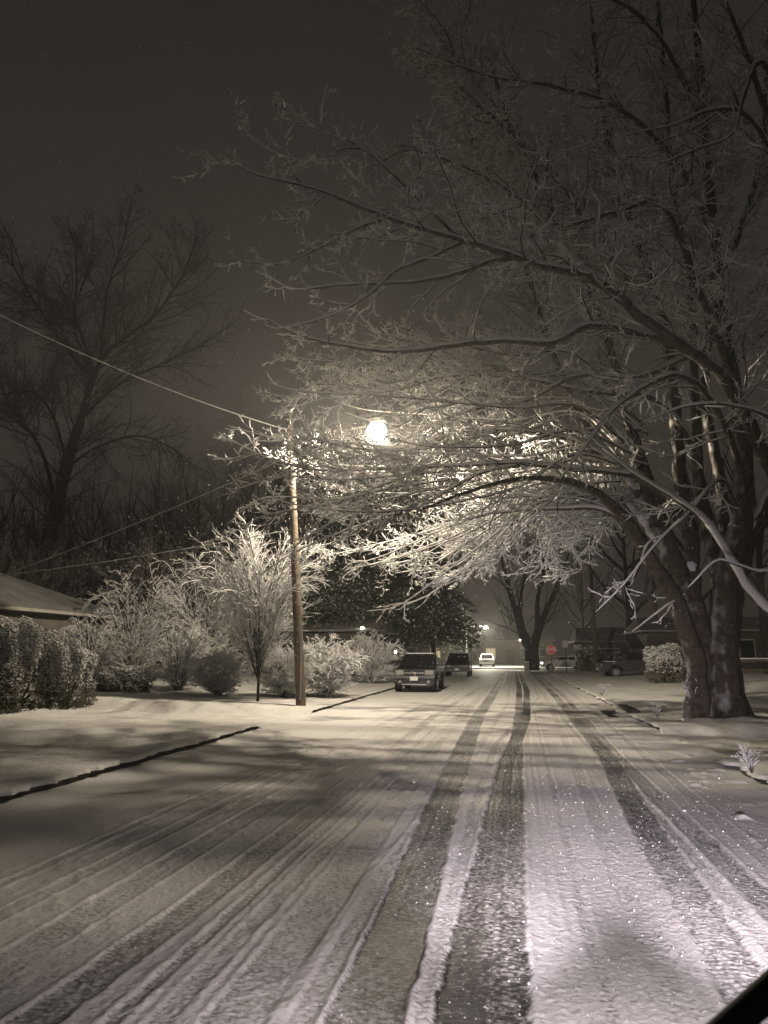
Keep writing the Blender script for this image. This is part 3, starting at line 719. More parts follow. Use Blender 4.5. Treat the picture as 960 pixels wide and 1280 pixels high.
levC = [dict(spacing=.26, t0=.25, lf=.4, lmin=1.5, lmax=5, ang=(25, 62), n=7, up=.02, wig=.12, rmax=.045, rmin=.014, horiz=.3),
        dict(spacing=.26, t0=.15, lf=.45, lmin=.7, lmax=2.6, ang=(25, 65), n=6, up=.012, wig=.14, rmax=.018, rmin=.010, horiz=.3),
        dict(spacing=.2, t0=.15, lf=.45, lmin=.35, lmax=1.1, ang=(25, 65), n=4, up=.01, wig=.16, rmax=.009, rmin=.008, horiz=.3)]
tree_from_limbs('bare_tree', bL, limbsC, rngC, levC, 'great dark bare tree rising behind the house on the left', mats=('bark_far', 'bark_far', 'snow'), snow_on=False, sides=(9, 5, 3), group='bare background trees')

def auto_tree(px, d, h, spread, label, seed, name='bare_tree', r=.3, split=.3, nl=8, dens=1, snow=False, mats=('bark_far', 'twig_far', 'snow'), group='bare background trees', rt=.012, droop=0, z=.3, lean=0, lmax=3):
    rng = np.random.default_rng(seed); b = W(px, 830, d); b.z = z
    b = Vector(b); limbs = []
    top = b+Vector((lean, 0, h*.9))
    limbs.append(([b, b.lerp(top, split), b.lerp(top, .65)+Vector((rng.normal()*.3, rng.normal()*.3, 0)), top], [r, r*.8, r*.4, r*.1], .01))
    for i in range(nl):
        a = i*2.4+rng.uniform(-.4, .4); t = split+(.75-split)*i/nl
        p0 = b.lerp(top, t*rng.uniform(.85, 1)); out = spread*rng.uniform(.6, 1)*(1.15-t*.7); dv = Vector((math.cos(a), math.sin(a), 0))
        hh = h*(1-t)*rng.uniform(.5, .95)
        p3 = p0+dv*out+Vector((0, 0, hh))
        limbs.append(([p0, p0+dv*out*.35+Vector((0, 0, hh*.25)), p0+dv*out*.7+Vector((0, 0, hh*.65+droop)), p3+Vector((0, 0, droop*2))], [r*.5, r*.36, r*.2, r*.06], .01))
    s = h/10
    lv = [dict(spacing=.5*s/dens, t0=.2, lf=.42, lmin=.6*s, lmax=lmax*s, ang=(20, 50), n=6, up=.04+droop*.02, wig=.1, rmax=r*.2, rmin=rt*1.3, horiz=.3),
          dict(spacing=.34*s/dens, t0=.2, lf=.45, lmin=.3*s, lmax=1.2*s, ang=(20, 50), n=5, up=.03+droop*.02, wig=.13, rmax=rt*1.5, rmin=rt, horiz=.3),
          dict(spacing=.28*s/dens, t0=.2, lf=.45, lmin=.15*s, lmax=.5*s, ang=(20, 50), n=4, up=.03, wig=.14, rmax=rt, rmin=rt*.7, horiz=.3)]
    return tree_from_limbs(name, b, limbs, rng, lv, label, mats=mats, snow_on=snow, sides=(8, 5, 3), group=group, snowk=(.8, rt*.9))

# V-forked tree by the crossroads
rngD = np.random.default_rng(31)
bV = W(665, 831, 72); bV.z = .2
limbsV = [([bV, W(664, 812, 72), W(655, 795, 72), W(645, 765, 72), W(636, 735, 72), (W(625, 690, 72))], [.75, .6, .45, .32, .22, .08], .02),
          ([bV, W(667, 810, 72), W(672, 790, 72), W(682, 765, 72.5), (W(697, 730, 73)), W(712, 690, 73.5)], [.6, .5, .38, .28, .2, .07], .02),
          ([W(655, 795, 72), W(650, 760, 73), W(655, 720, 73.5), W(660, 680, 74)], [.25, .2, .13, .05], .02),
          ([W(672, 790, 72), W(672, 750, 71), W(680, 710, 70), W(676, 670, 70)], [.25, .2, .13, .05], .02)]
levD = [dict(spacing=.7, t0=.25, lf=.45, lmin=1.5, lmax=5, ang=(20, 50), n=6, up=.02, wig=.1, rmax=.07, rmin=.025, horiz=.3),
        dict(spacing=.55, t0=.2, lf=.45, lmin=.7, lmax=2.2, ang=(20, 50), n=5, up=.02, wig=.12, rmax=.025, rmin=.015, horiz=.3),
        dict(spacing=.5, t0=.2, lf=.45, lmin=.35, lmax=.9, ang=(20, 50), n=3, up=.02, wig=.14, rmax=.015, rmin=.012, horiz=.3)]
tree_from_limbs('bare_tree', bV, limbsV, rngD, levD, 'wide forked bare tree at the crossroads just left of the stop sign', mats=('bark_far', 'bark_far', 'snow'), snow_on=False, sides=(9, 5, 3), group='bare background trees')

auto_tree(-60, 55, 20, 7, 'dark bare tree at the far left edge behind the big tree', 101)
auto_tree(200, 52, 15, 6, 'bare tree behind the drooping shrubs left of the lamp pole', 102, dens=1.0)
auto_tree(285, 60, 17, 6, 'tall faint bare tree behind the snowy young tree', 103)
auto_tree(730, 96, 17, 7, 'faint bare tree beyond the crossing right of the stop sign', 104)
auto_tree(790, 62, 17, 7, 'bare tree behind the grey car in the right driveway', 105)
auto_tree(560, 125, 16, 7, 'far hazy bare tree left of the crossing lights', 106)
auto_tree(640, 130, 15, 7, 'far hazy bare tree beyond the crossing lights', 107)
auto_tree(870, 58, 19, 8, 'bare tree rising behind the dark house on the right', 108)
auto_tree(960, 50, 18, 8, 'bare tree at the right edge behind the dark house', 109)

for i_, (px_, d_, h_, sp_, lb_) in enumerate([
    (20, 34, 9, 3.6, 'dark tangled tree directly behind the low house roof'),
    (120, 38, 12, 4.2, 'dark tangled tree behind the right end of the house roof'),
    (185, 34, 9, 3.6, 'dark tangled tree between the house and the drooping shrub'),
    (235, 40, 12, 4.5, 'taller dark tangled tree behind the drooping shrub'),
    (300, 44, 13, 4.5, 'dark tangled tree behind the top of the snowy young tree'),
    (375, 46, 13, 4.0, 'dark tangled tree behind the middle of the lamp pole'),
    (40, 50, 17, 5.5, 'dense dark tree just left of the great bare tree trunk'),
    (150, 52, 18, 5.5, 'dense dark tree close behind the great bare tree on its right'),
    (215, 50, 17, 5.0, 'dense dark tree standing above the drooping shrub'),
    (275, 54, 19, 5.5, 'dense dark tree left of the lamp pole, tallest of that group'),
    (340, 56, 19, 5.5, 'dense dark tree directly behind the lamp pole'),
    (-10, 58, 20, 6.0, 'far dense tree at the left edge filling the gap under the great crown'),
    (100, 60, 21, 6.0, 'far dense tree behind the trunk of the great bare tree'),
    (185, 62, 22, 6.0, 'far dense tree above the tangled shrub, right of the great tree'),
    (250, 64, 21, 6.0, 'far dense tree seen over the drooping shrub'),
    (318, 62, 22, 6.0, 'far dense tree rising left of the lamp pole top'),
    (395, 66, 22, 6.0, 'far dense tree rising behind the street lamp'),
    (70, 48, 14, 5.0, 'dark tangled tree at the foot of the great bare tree')]):
    auto_tree(px_, d_, h_, sp_, lb_, 150+i_, r=.16, split=.12, nl=13, dens=1.7, rt=.010, droop=-.3, lmax=3.4)

# evergreens: dark mass behind the parked vehicles
def spruce(px, d, h, rad, label, seed, z=.3, skirt=.06):
    rng = np.random.default_rng(seed); b = W(px, 830, d); b.z = z
    root = empty('evergreen_tree', b, label=label, cat='tree', group='dark evergreens behind the parked vehicles')
    link('trunk', tube([Vector((0, 0, -.1)), Vector((0, 0, h*.5)), Vector((0, 0, h))], [.28, .16, .03], 8, 1), M['bark_far'], root)
    V = []; T = []; n = 0
    nb = 520
    for i in range(nb):
        t = (i+rng.random())/nb; zz = h*(skirt+(.99-skirt)*t); L = rad*(1-t)**.8*rng.uniform(.6, 1.1)+.2; a = rng.uniform(0, 6.283)
        dv = np.array([math.cos(a), math.sin(a), 0]); sd = np.array([-dv[1], dv[0], 0])
        m = int(14+L*14)
        u = rng.random(m); lat = rng.normal(size=m)*.22*L*(1.05-u)
        c = dv[None]*(u*L)[:, None]+sd[None]*lat[:, None]; c[:, 2] = zz-.28*L*u**1.6-rng.random(m)*.25
        a1 = rng.normal(size=(m, 3))*.10+dv[None]*.16; a1[:, 2] -= .08; a2 = rng.normal(size=(m, 3))*.06+sd[None]*.08*rng.choice([-1, 1], m)[:, None]; a2[:, 2] -= .05
        tri = np.stack([c, c+a1, c+a2-[0, 0, .10]], 1).reshape(-1, 3)
        V.append(tri); T.append(np.arange(m*3).reshape(-1, 3)+n); n += m*3
    link('foliage', mesh_np(np.concatenate(V), None, np.concatenate(T), smooth=False), M['needles'], root)
for i, (px, d, h, r, lb) in enumerate([
    (405, 48, 17, 4.6, 'dark evergreen just right of the lamp pole behind the bushes'),
    (452, 54, 21, 5.2, 'tallest dark evergreen above the porch light'),
    (500, 60, 20, 5.0, 'dark evergreen directly behind the parked pickup'),
    (542, 76, 19, 5.2, 'dark evergreen behind the second parked car'),
    (345, 54, 16, 4.8, 'evergreen hidden behind the snowy young tree'),
    (556, 102, 17, 5.0, 'furthest evergreen, left of the crossing lights')]):
    spruce(px, d, h, r, lb, 200+i, skirt=.17)

# ------------------------------------------------------------------ snowy shrubs
def shrub(px, py, z, h, w, label, seed, ns=22, name='snowy_shrub', droop=-.05, tw=.0035, plus=.006, mats=('bark_wet', 'bark_wet', 'snow'), spread0=.3, single=False, dens=1.0, group='bare snowy shrubs', cat='shrub', snow=True, arch=.6):
    rng = np.random.default_rng(seed); b = G(px, py, z); limbs = []
    if single:
        limbs.append(([b, b+Vector((.03, 0, h*.25)), b+Vector((-.02, 0, h*.55))], [.05, .04, .03], .01, 0))
    for i in range(ns):
        a = rng.uniform(0, 6.283); q = rng.uniform(.15, 1)**.7; dv = Vector((math.cos(a), math.sin(a), 0)); hh = h*rng.uniform(.6, 1)*(1-.45*q*(arch))
        st = Vector((0, 0, h*rng.uniform(.08, .5))) if single else dv*w*.08*spread0
        o = dv*w*.5*q
        limbs.append(([b+st, b+st+o*.3+Vector((0, 0, (hh-st.z)*.5)), b+st+o*.7+Vector((0, 0, (hh-st.z)*.92)), b+st+o*1.08+Vector((0, 0, (hh-st.z)*(1.0-arch*.25*q)))], [q_*min(1, (h/2.2)) for q_ in (.022, .014, .009, .004)], .004))
    lv = [dict(spacing=.11*h/2/dens, t0=.05, lf=.42, lmin=.09*h, lmax=.34*h, ang=(20, 60), n=6, up=.02+droop, wig=.1, rmax=.007, rmin=tw, horiz=.3),
          dict(spacing=.085*h/2/dens, t0=.1, lf=.5, lmin=.04*h, lmax=.14*h, ang=(20, 55), n=4, up=.02+droop, wig=.14, rmax=tw, rmin=tw*.8, horiz=.3)]
    return tree_from_limbs(name, b, limbs, rng, lv, label, cat=cat, mats=mats, sides=(6, 4, 3), trunkstep=.15, snowk=(.8, plus), group=group, snow_on=snow)

shrub(322, 878, .2, 6.2, 5.2, 'young snow frosted tree with a thin stem left of the lamp pole', 301, ns=46, name='young_tree', single=True, cat='tree', group='bare snowy shrubs', dens=1.5, arch=.35, plus=.0042, droop=-.01)
shrub(272, 872, .25, 1.7, 2.6, 'low dark snowy shrub at the foot of the young tree', 302, ns=44, dens=1.6, plus=.008)
shrub(408, 871, .2, 2.7, 2.9, 'arching snow laden shrub just right of the lamp pole', 303, ns=60, dens=1.5, arch=.9, plus=.009)
shrub(355, 873, .2, 2.3, 2.8, 'snowy shrub behind the foot of the lamp pole', 304, ns=44, dens=1.5, arch=.9)
shrub(465, 856, .15, 3.3, 3.3, 'greyer rounded snowy shrub beside the parked pickup', 305, ns=60, arch=.8, plus=.009, tw=.005)
shrub(222, 866, .3, 3.6, 3.4, 'drooping dark shrub left of the young tree', 306, ns=40, droop=-.16, arch=1.0, plus=.005)
shrub(165, 856, .4, 6.0, 4.5, 'tall tangled bare shrub before the house gable', 307, ns=40, droop=-.10, arch=.7, plus=.004, tw=.005, dens=.8)
shrub(255, 856, .35, 6.5, 5, 'tall faint bare shrub behind the drooping one', 308, ns=36, droop=-.04, arch=.3, plus=.004, tw=.006, dens=.8)
shrub(110, 862, .4, 3.4, 3.0, 'loose bare shrub between the clipped hedge and the house', 309, ns=26, droop=-.08, arch=.8, plus=.004)
# tiny dry stalks poking through the snow
shrub(940, 966, .3, .34, .36, 'sprig of frosted weeds by the kerb at the right edge', 310, ns=14, name='weed_clump', tw=.0012, plus=.0022, group='weeds poking through the snow', cat='weeds', dens=.5)
shrub(752, 869, .3, .5, .8, 'small frosted weed patch on the verge just above the storm drain', 311, ns=12, name='weed_clump', tw=.002, plus=.003, group='weeds poking through the snow', cat='weeds', dens=.35)
shrub(924, 884, .45, 1.0, .7, 'upright frosted suckers at the right foot of the forked maple', 312, ns=14, name='weed_clump', tw=.003, plus=.006, group='weeds poking through the snow', cat='weeds', dens=.5)
shrub(866, 886, .42, .9, .5, 'frosted suckers at the left foot of the forked maple', 313, ns=14, name='weed_clump', tw=.003, plus=.007, group='weeds poking through the snow', cat='weeds', dens=.5)
shrub(822, 896, .35, .35, .5, 'faint weed sprig on the lawn left of the maple', 314, ns=10, name='weed_clump', tw=.002, plus=.003, group='weeds poking through the snow', cat='weeds', dens=.4)

def hedge(px, py, z, w, dpt, h, label, seed, n=5200, flat=1.0, lsz=.035, snowd=.5, name='clipped_hedge', leafm='leaf', group='evergreen bushes'):
    rng = np.random.default_rng(seed); b = G(px, py, z)
    root = empty(name, b, label=label, cat='bush', group=group)
    u = rng.normal(size=(n, 3)); u /= np.linalg.norm(u, axis=1, keepdims=True)
    e = u*(1+.35*np.abs(u[:, 2:3])*(np.abs(u[:, 2:3]) > 0)); e[:, 2] = np.sign(e[:, 2])*np.abs(e[:, 2])**.8
    rad = rng.uniform(.72, 1.0, n)**.6
    w *= .8; dpt *= .8; h *= .86
    lump = 1+.14*np.sin(u[:, 0]*6+seed)*np.sin(u[:, 2]*5+1)+.1*np.sin(u[:, 1]*9+u[:, 0]*7)
    p = e*(rad*lump)[:, None]*np.array([w/2, dpt/2, h/2]); p[:, 2] += h*.5
    p = p[p[:, 2] > .02]; m = len(p)
    def leaves(p, s):
        m = len(p); a = rng.normal(size=(m, 3)); a /= np.linalg.norm(a, axis=1, keepdims=True); c = np.cross(a, rng.normal(size=(m, 3))); c /= np.linalg.norm(c, axis=1, keepdims=True)
        L = s*rng.uniform(.7, 1.5, m)[:, None]
        v = np.stack([p-a*L, p-c*L*.45, p+a*L, p+c*L*.45], 1).reshape(-1, 3)
        return mesh_np(v, np.arange(m*4).reshape(-1, 4), smooth=False)
    link('foliage', leaves(p, lsz), M[leafm], root)
    st = Tubes()
    for i in range(26):
        q = p[rng.integers(m)]*.9
        st.add(np.array([[q[0]*.12, q[1]*.12, 0], [q[0]*.5, q[1]*.5, q[2]*.55], q]), np.array([.02, .014, .006]), 5)
    link('stem', st.mesh(), M['bark_wet'], root)
    # snow tufts sitting on the upper shell
    k = (p[:, 2] > h*.3) & (rng.random(m) < snowd*(.15+1.3*sst(.30, .85, p[:, 2]/h))) & (np.linalg.norm(p/np.array([w/2, dpt/2, h/2])-[0, 0, 1], axis=1) > .6)
    q = p[k]+[0, 0, lsz*.5]; m2 = len(q)
    oc = np.array([[1, 0, 0], [0, 1, 0], [-1, 0, 0], [0, -1, 0], [0, 0, .7], [0, 0, -.5]]); ft = np.array([[0, 1, 4], [1, 2, 4], [2, 3, 4], [3, 0, 4], [1, 0, 5], [2, 1, 5], [3, 2, 5], [0, 3, 5]])
    V = (q[:, None, :]+oc[None]*(lsz*rng.uniform(.4, 1.35, (m2, 1, 1)))*rng.uniform(.6, 1.3, (m2, 6, 1))).reshape(-1, 3)
    T = (ft[None]+(np.arange(m2)*6)[:, None, None]).reshape(-1, 3)
    link('snow_cover', mesh_np(V, None, T), M['snow'], root)
hedge(82, 886, .35, 1.5, 1.5, 1.62, 'clipped evergreen bush with a snowy flat top, second from the left edge', 401, n=11000, snowd=.8, lsz=.027)
hedge(18, 888, .35, 1.9, 1.7, 2.15, 'taller snowy evergreen bush cut by the left edge', 402, n=14000, snowd=.8, lsz=.028)
hedge(-2, 892, .35, 1.0, 1.0, 1.1, 'small dark bush in front of the tall one at the left edge', 403, n=3000, snowd=.35)
hedge(155, 869, .3, 2.1, 1.6, .95, 'low spreading juniper heaped with snow beside the clipped bush', 404, n=4500, snowd=.9, lsz=.045, name='juniper_bush')
hedge(835, 853, .35, 2.3, 2.1, 1.75, 'round bush heaped with snow just left of the forked maple', 405, n=5500, snowd=1.1, lsz=.05, name='round_bush')
hedge(740, 839, .3, 3.0, 2.5, 2.1, 'large dark rounded bush between the signs and the grey car', 406, n=4200, snowd=.12, lsz=.07, name='round_bush')
hedge(768, 838, .3, 2.2, 2.2, 1.6, 'lower dark bush beside the driveway car', 407, n=2600, snowd=.12, lsz=.07, name='round_bush')
# ------------------------------------------------------------------ houses
def house(name, x0, x1, y0, y1, zw, zr, ridge, label, wallm, z0=.2, hip=1.5, over=.5, windows=(), lit=(), door=None):
    root = empty(name, ((x0+x1)/2, (y0+y1)/2, z0), label=label, cat='house')
    cx, cy = (x0+x1)/2, (y0+y1)/2; sx, sy = x1-x0, y1-y0; hw = zw-z0
    wl_ = box('wall', wallm, root, sx, sy, hw, 0, 0, hw/2)
    # roof
    a, bb = sx/2+over, sy/2+over; t = .12
    if ridge == 'y': rp = [(0, -bb+hip, zr-z0), (0, bb-hip, zr-z0)]
    else: rp = [(-a+hip, 0, zr-z0), (a-hip, 0, zr-z0)]
    V = [(-a, -bb, hw+.003), (a, -bb, hw+.003), (a, bb, hw+.003), (-a, bb, hw+.003), (-a, -bb, hw+t), (a, -bb, hw+t), (a, bb, hw+t), (-a, bb, hw+t)]+rp
    bm = bmesh.new(); v = [bm.verts.new(p) for p in V]
    fs = [(0, 3, 2, 1), (0, 1, 5, 4), (1, 2, 6, 5), (2, 3, 7, 6), (3, 0, 4, 7)]
    if ridge == 'y': fs += [(4, 5, 8), (5, 6, 9, 8), (6, 7, 9), (7, 4, 8, 9)]
    else: fs += [(4, 5, 9, 8), (5, 6, 9), (6, 7, 8, 9), (7, 4, 8)]
    for f in fs: bm.faces.new([v[i] for i in f])
    me = bpy.data.meshes.new('r'); bm.to_mesh(me); bm.free()
    rf = link('roof', me, M['roof'], root)
    for s in (-1, 1): link('gutter', boxmesh(.1, 2*bb, .12, s*(a+.053), 0, hw+.05), M['trim'], rf)
    link('chimney', boxmesh(.7, .7, 1.3, .8, .8, zr-z0), M['siding_dark'], rf)
    for i, (side, c, zc, w, h) in enumerate(windows):
        lm = M['window_lit'] if i in lit else M['window']
        if side == 'x+': fr = boxmesh(.08, w+.16, h+.16, sx/2+.04, c, zc); gl = boxmesh(.03, w, h, sx/2+.09, c, zc)
        elif side == 'x-': fr = boxmesh(.08, w+.16, h+.16, -sx/2-.04, c, zc); gl = boxmesh(.03, w, h, -sx/2-.09, c, zc)
        else: fr = boxmesh(w+.16, .08, h+.16, c, -sy/2-.04, zc); gl = boxmesh(w, .03, h, c, -sy/2-.09, zc)
        f = link('window', fr, M['trim'], root); link('pane', gl, lm, f)
    if door is not None:
        side, c = door
        if side == 'x+': link('door', boxmesh(.07, .95, 2.05, sx/2+.035, c, 1.03), M['wood_dark'], root)
        elif side == 'x-': link('door', boxmesh(.07, .95, 2.05, -sx/2-.035, c, 1.03), M['wood_dark'], root)
        else: link('door', boxmesh(.95, .07, 2.05, c, -sy/2-.035, 1.03), M['wood_dark'], root)
    return root
e0 = W(0, 757, 23.5)
house('low_house', e0.x-9.5, e0.x-.5, 17.5, 32.5, e0.z-.1, e0.z+2.0, 'y', 'low pale house with a snow covered hip roof at the left edge', M['siding'], z0=.6, hip=3.5,
      windows=(('x+', 4, 1.5, 1.6, 1.1), ('x+', -1, 1.5, 1.4, 1.1), ('y-', 2, 1.5, 1.4, 1.1)), door=('x+', 1.6))
hr = W(905, 820, 55)
house('dark_house', hr.x-5, hr.x+15, 55, 64, 3.2, 4.4, 'x', 'dark unlit house behind the forked maple on the right', M['siding_dark'], z0=.4, hip=.6,
      windows=(('y-', -6.4, 1.5, .9, 1.4), ('y-', -3.5, 1.5, .9, 1.4), ('y-', 4, 1.5, 1.6, 1.2), ('y-', 7.2, 1.5, 1.6, 1.2)), door=('y-', 0))
hc = W(768, 820, 66)
house('garage', hc.x-2.5, hc.x+5.5, 68, 76, 2.7, 4.1, 'x', 'low garage with snow lines on its roof behind the grey driveway car', M['siding_dark'], z0=.3, hip=.4,
      windows=(('y-', -2, 1.3, 2.2, 1.0),), door=('y-', 2.2))
hf = W(648, 820, 112)
house('far_house', hf.x-6, hf.x+5, 112, 120, 3.6, 6.0, 'x', 'hazy far house beyond the crossing, left of the stop sign', M['siding'], z0=.3, hip=.6,
      windows=(('y-', -3.5, 1.6, 1.3, 1.2), ('y-', 1.5, 1.6, 1.3, 1.2), ('y-', 4, 1.6, .8, 1.0)), lit=(0,), door=('y-', -.8))
hg = W(545, 820, 98)
house('far_house', hg.x-9, hg.x+2, 100, 110, 3.6, 6.2, 'x', 'far house behind the second parked car', M['siding_dark'], z0=.3, hip=.6,
      windows=(('y-', 0, 1.6, 1.2, 1.2), ('y-', 3.2, 1.6, 1.2, 1.2)), lit=(1,), door=('y-', -2.5))
hp = W(462, 820, 50)
house('porch_house', hp.x-9, hp.x+1.0, 44, 52, 3.0, 3.9, 'x', 'house with a bright porch light behind the grey shrub', M['siding_dark'], z0=.4, hip=.6,
      windows=(('y-', 0.2, 1.5, 1.2, 1.1), ('y-', -4, 1.5, 1.4, 1.1)), door=('y-', 3.2))
def small_lamp(name, p, label, m, power, col, r=.1):
    root = empty(name, p, label=label, cat='lamp')
    link('bulb', blob(2, r), M[m], root)
    link('mount', boxmesh(.08, r*3, .08, 0, r*1.4, r*1.1), M['black'], root)
    if power: light('POINT', name+'_light', Vector(p)-Vector((0, r*1.6, 0)), power, col, r)
small_lamp('porch_lamp', W(453, 785, 43.7), 'bright white porch lamp above the grey shrub', 'lamp_far', 25, (1, .93, .8), .10)
small_lamp('porch_lamp', W(494, 815, 56), 'small white lamp low behind the parked pickup', 'lamp_far', 30, (1, .93, .8), .12)
# rail fence beyond the right lawn
fx = W(925, 826, 36)
fr = empty('rail_fence', (fx.x, 36, .4), label='low rail fence topped with snow at the right edge behind the maple', cat='fence')
for i in range(5): link('post', boxmesh(.1, .1, 1.1, .0+i*2.4, 0, .5), M['wood_dark'], fr)
for zz in (.55, .98): link('rail', boxmesh(9.9, .05, .12, 4.8, -.08, zz), M['wood_dark'], fr)
link('snow_cover', boxmesh(9.9, .09, .05, 4.8, -.08, 1.07, bev=.02), M['snow'], fr)

# ------------------------------------------------------------------ vehicles  (local: +y is the nose)
def wheel(parent, x, y, r=.34, w=.22):
    t = link('wheel', joinmesh([cyl(r, w, 24, 'x', c=(x, y, r))]), M['rubber'], parent)
    sg = 1 if x > 0 else -1
    link('rim', joinmesh([cyl(r*.6, .03, 16, 'x', c=(x+sg*(w/2+.005), y, r))]+[cyl(r*.14, .05, 8, 'x', c=(x+sg*(w/2+.02), y, r))]), M['steel'], t)
def snow_slab(parent, sx, sy, c, h=.06, seed=0):
    me = boxmesh(sx, sy, h, c[0], c[1], c[2], bev=min(h*.4, .03)); link('snow_cover', me, M['snow_soft'], parent)

# pickup facing us
pk = G(526, 863.5); 
truck = empty('pickup_truck', (pk.x, pk.y+.1, .02), R_(180), label='black pickup truck parked at the left kerb, its nose toward us', cat='pickup truck', group='parked vehicles')
def build_truck(root, bodym):
    hw = .88
    body = [(2.35, .38), (2.42, .62), (2.36, .98), (1.25, 1.08), (.95, 1.10), (-.75, 1.10), (-.78, 1.06), (-2.5, 1.06), (-2.55, .5), (-2.4, .4), (-1.9, .42), (-1.85, .62), (-1.6, .80), (-1.2, .80), (-.98, .62), (-.92, .42), (1.12, .42), (1.18, .62), (1.4, .80), (1.8, .80), (2.02, .62), (2.08, .38)]
    link('body', extrude_profile(body, hw, .025), bodym, root)
    cab = [(1.22, 1.07), (.52, 1.60), (.3, 1.66), (-.55, 1.66), (-.75, 1.6), (-.8, 1.07)]
    link('cab', extrude_profile(cab, hw-.04, .02, .16, 1.66, 1.07), bodym, root)
    ws = extrude_profile([(1.20, 1.12), (1.22, 1.13), (.56, 1.60), (.54, 1.58)], hw-.10, .0, .14, 1.66, 1.07)
    link('windshield', ws, M['glass'], root)
    for s in (-1, 1):
        w = extrude_profile([(.95, 1.14), (.48, 1.55), (-.5, 1.57), (-.62, 1.14)], .015, 0)
        for v in w.vertices: k = (v.co.z-1.07)/.59; v.co.x += s*(hw-.04+.003-.16*k)
        link('side_window', w, M['glass'], root)
        m = link('mirror', boxmesh(.2, .08, .16, s*(hw+.12), .85, 1.2, bev=.02), M['black'], root)
        h = link('headlight', boxmesh(.34, .06, .20, s*.64, 2.40, .86, bev=.02), M['lens'], root)
        link('fog_lamp', cyl(.065, .05, 12, 'y', c=(s*.62, 2.50, .47)), M['lens'], root)
    link('grille', boxmesh(.88, .05, .26, 0, 2.40, .84, bev=.01), M['black'], root)
    link('grille_bar', boxmesh(.88, .05, .035, 0, 2.43, .84, bev=.008), M['chrome'], root)
    link('grille_badge', blob(2, .08, (1.25, .3, .55), (0, 2.46, .84)), M['steel'], root)
    link('front_bumper', boxmesh(1.80, .22, .10, 0, 2.44, .66, bev=.03), M['bumper'], root)
    link('bumper_valance', boxmesh(1.76, .16, .28, 0, 2.40, .47, bev=.04), M['black'], root)
    link('licence_plate', boxmesh(.34, .02, .17, 0, 2.565, .61), M['plate'], root)
    link('skid_bar', boxmesh(1.1, .05, .05, 0, 2.49, .36, bev=.01), M['steel'], root)
    for x in (-.8, .8):
        for y in (1.6, -1.4): wheel(root, x, y, .37, .24)
    snow_slab(root, 1.25, .75, (0, -.12, 1.68), .035)
build_truck(truck, M['truck'])

def build_suv(root, bodym, hw=.9, snow=True, lamps='lens', L=2.3, H=1.72, glass='glass', tail=True):
    body = [(L, .36), (L+.04, .6), (L-.06, .88), (1.15, 1.02), (-L+.1, 1.06), (-L, .95), (-L-.03, .5), (-L+.1, .36), (-1.85, .38), (-1.8, .58), (-1.55, .76), (-1.2, .76), (-.98, .58), (-.92, .38), (.98, .38), (1.04, .58), (1.3, .76), (1.66, .76), (1.88, .58), (1.93, .36)]
    link('body', extrude_profile(body, hw, .03), bodym, root)
    link('cabin', extrude_profile([(1.2, 1.0), (.5, H-.08), (.25, H), (-1.75, H-.02), (-L+.2, H-.2), (-L+.08, 1.02)], hw-.04, .03, .17, H, 1.0), bodym, root)
    link('windshield', extrude_profile([(1.17, 1.06), (1.2, 1.07), (.55, H-.1), (.52, H-.12)], hw-.12, 0, .15, H, 1.0), M[glass], root)
    link('rear_window', extrude_profile([(-L+.12, 1.1), (-L+.08, 1.12), (-L+.17, H-.2), (-L+.2, H-.22)], hw-.14, 0, .15, H, 1.0), M[glass], root)
    for s in (-1, 1):
        for (a, b_, c, d) in ((1.0, .48, -.25, -.25), (-.33, -.33, -1.15, -1.15), (-1.23, -1.23, -1.72, -2.0)):
            w = extrude_profile([(a, 1.08), (b_, H-.13), (c, H-.13), (d, 1.08)], .012, 0)
            for v in w.vertices: k = (v.co.z-1.0)/(H-1.0); v.co.x += s*(hw-.04+.004-.17*k)
            link('side_window', w, M[glass], root)
        link('mirror', boxmesh(.18, .09, .13, s*(hw+.08), .85, 1.1, bev=.02), bodym, root)
        link('headlight', boxmesh(.36, .07, .15, s*.64, L-.0, .76, bev=.02), M[lamps], root)
        link('tail_light', boxmesh(.16, .06, .3, s*.78, -L-.01, .9, bev=.02), M['red_lens'], root)
        link('roof_rail', boxmesh(.04, 2.0, .04, s*(hw-.28), -.6, H+.02), M['black'], root)
    link('grille', boxmesh(.8, .05, .16, 0, L+.02, .74, bev=.01), M['black'], root)
    link('front_bumper', boxmesh(1.74, .14, .22, 0, L+.03, .5, bev=.05), bodym, root)
    link('rear_bumper', boxmesh(1.74, .14, .22, 0, -L-.04, .52, bev=.05), bodym, root)
    link('licence_plate', boxmesh(.32, .02, .15, 0, L+.115, .55), M['plate'], root)
    for x in (-.8, .8):
        for y in (1.48, -1.38): wheel(root, x, y, .34, .22)
    if snow:
        snow_slab(root, 1.2, 1.9, (0, -.75, H+.02), .05); snow_slab(root, 1.3, .8, (0, 1.62, .99), .03)
p2 = G(571, 846.5)
s1 = empty('parked_suv', (p2.x, p2.y+2.4, .02), R_(180), label='black sport utility car parked behind the pickup at the left kerb', cat='car', group='parked vehicles'); build_suv(s1, M['suv'], snow=False)
link('snow_patch', boxmesh(1.2, 1.9, .02, 0, -.75, 1.735, bev=.008), M['snow_soft'], s1)
p3 = W(795, 836, 50)
s2 = empty('parked_suv', (p3.x, 50, .22), R_(96), label='dark grey car in the right driveway seen from its side, roof dusted with snow', cat='car', group='parked vehicles'); build_suv(s2, M['suv_grey'])
p4 = W(609, 832, 97)
s3 = empty('white_car', (p4.x, 97, .12), R_(180), label='snow covered white car under the far crossing light', cat='car'); build_suv(s3, M['white_car'], snow=True, H=1.6)
p5 = W(706, 838, 79)
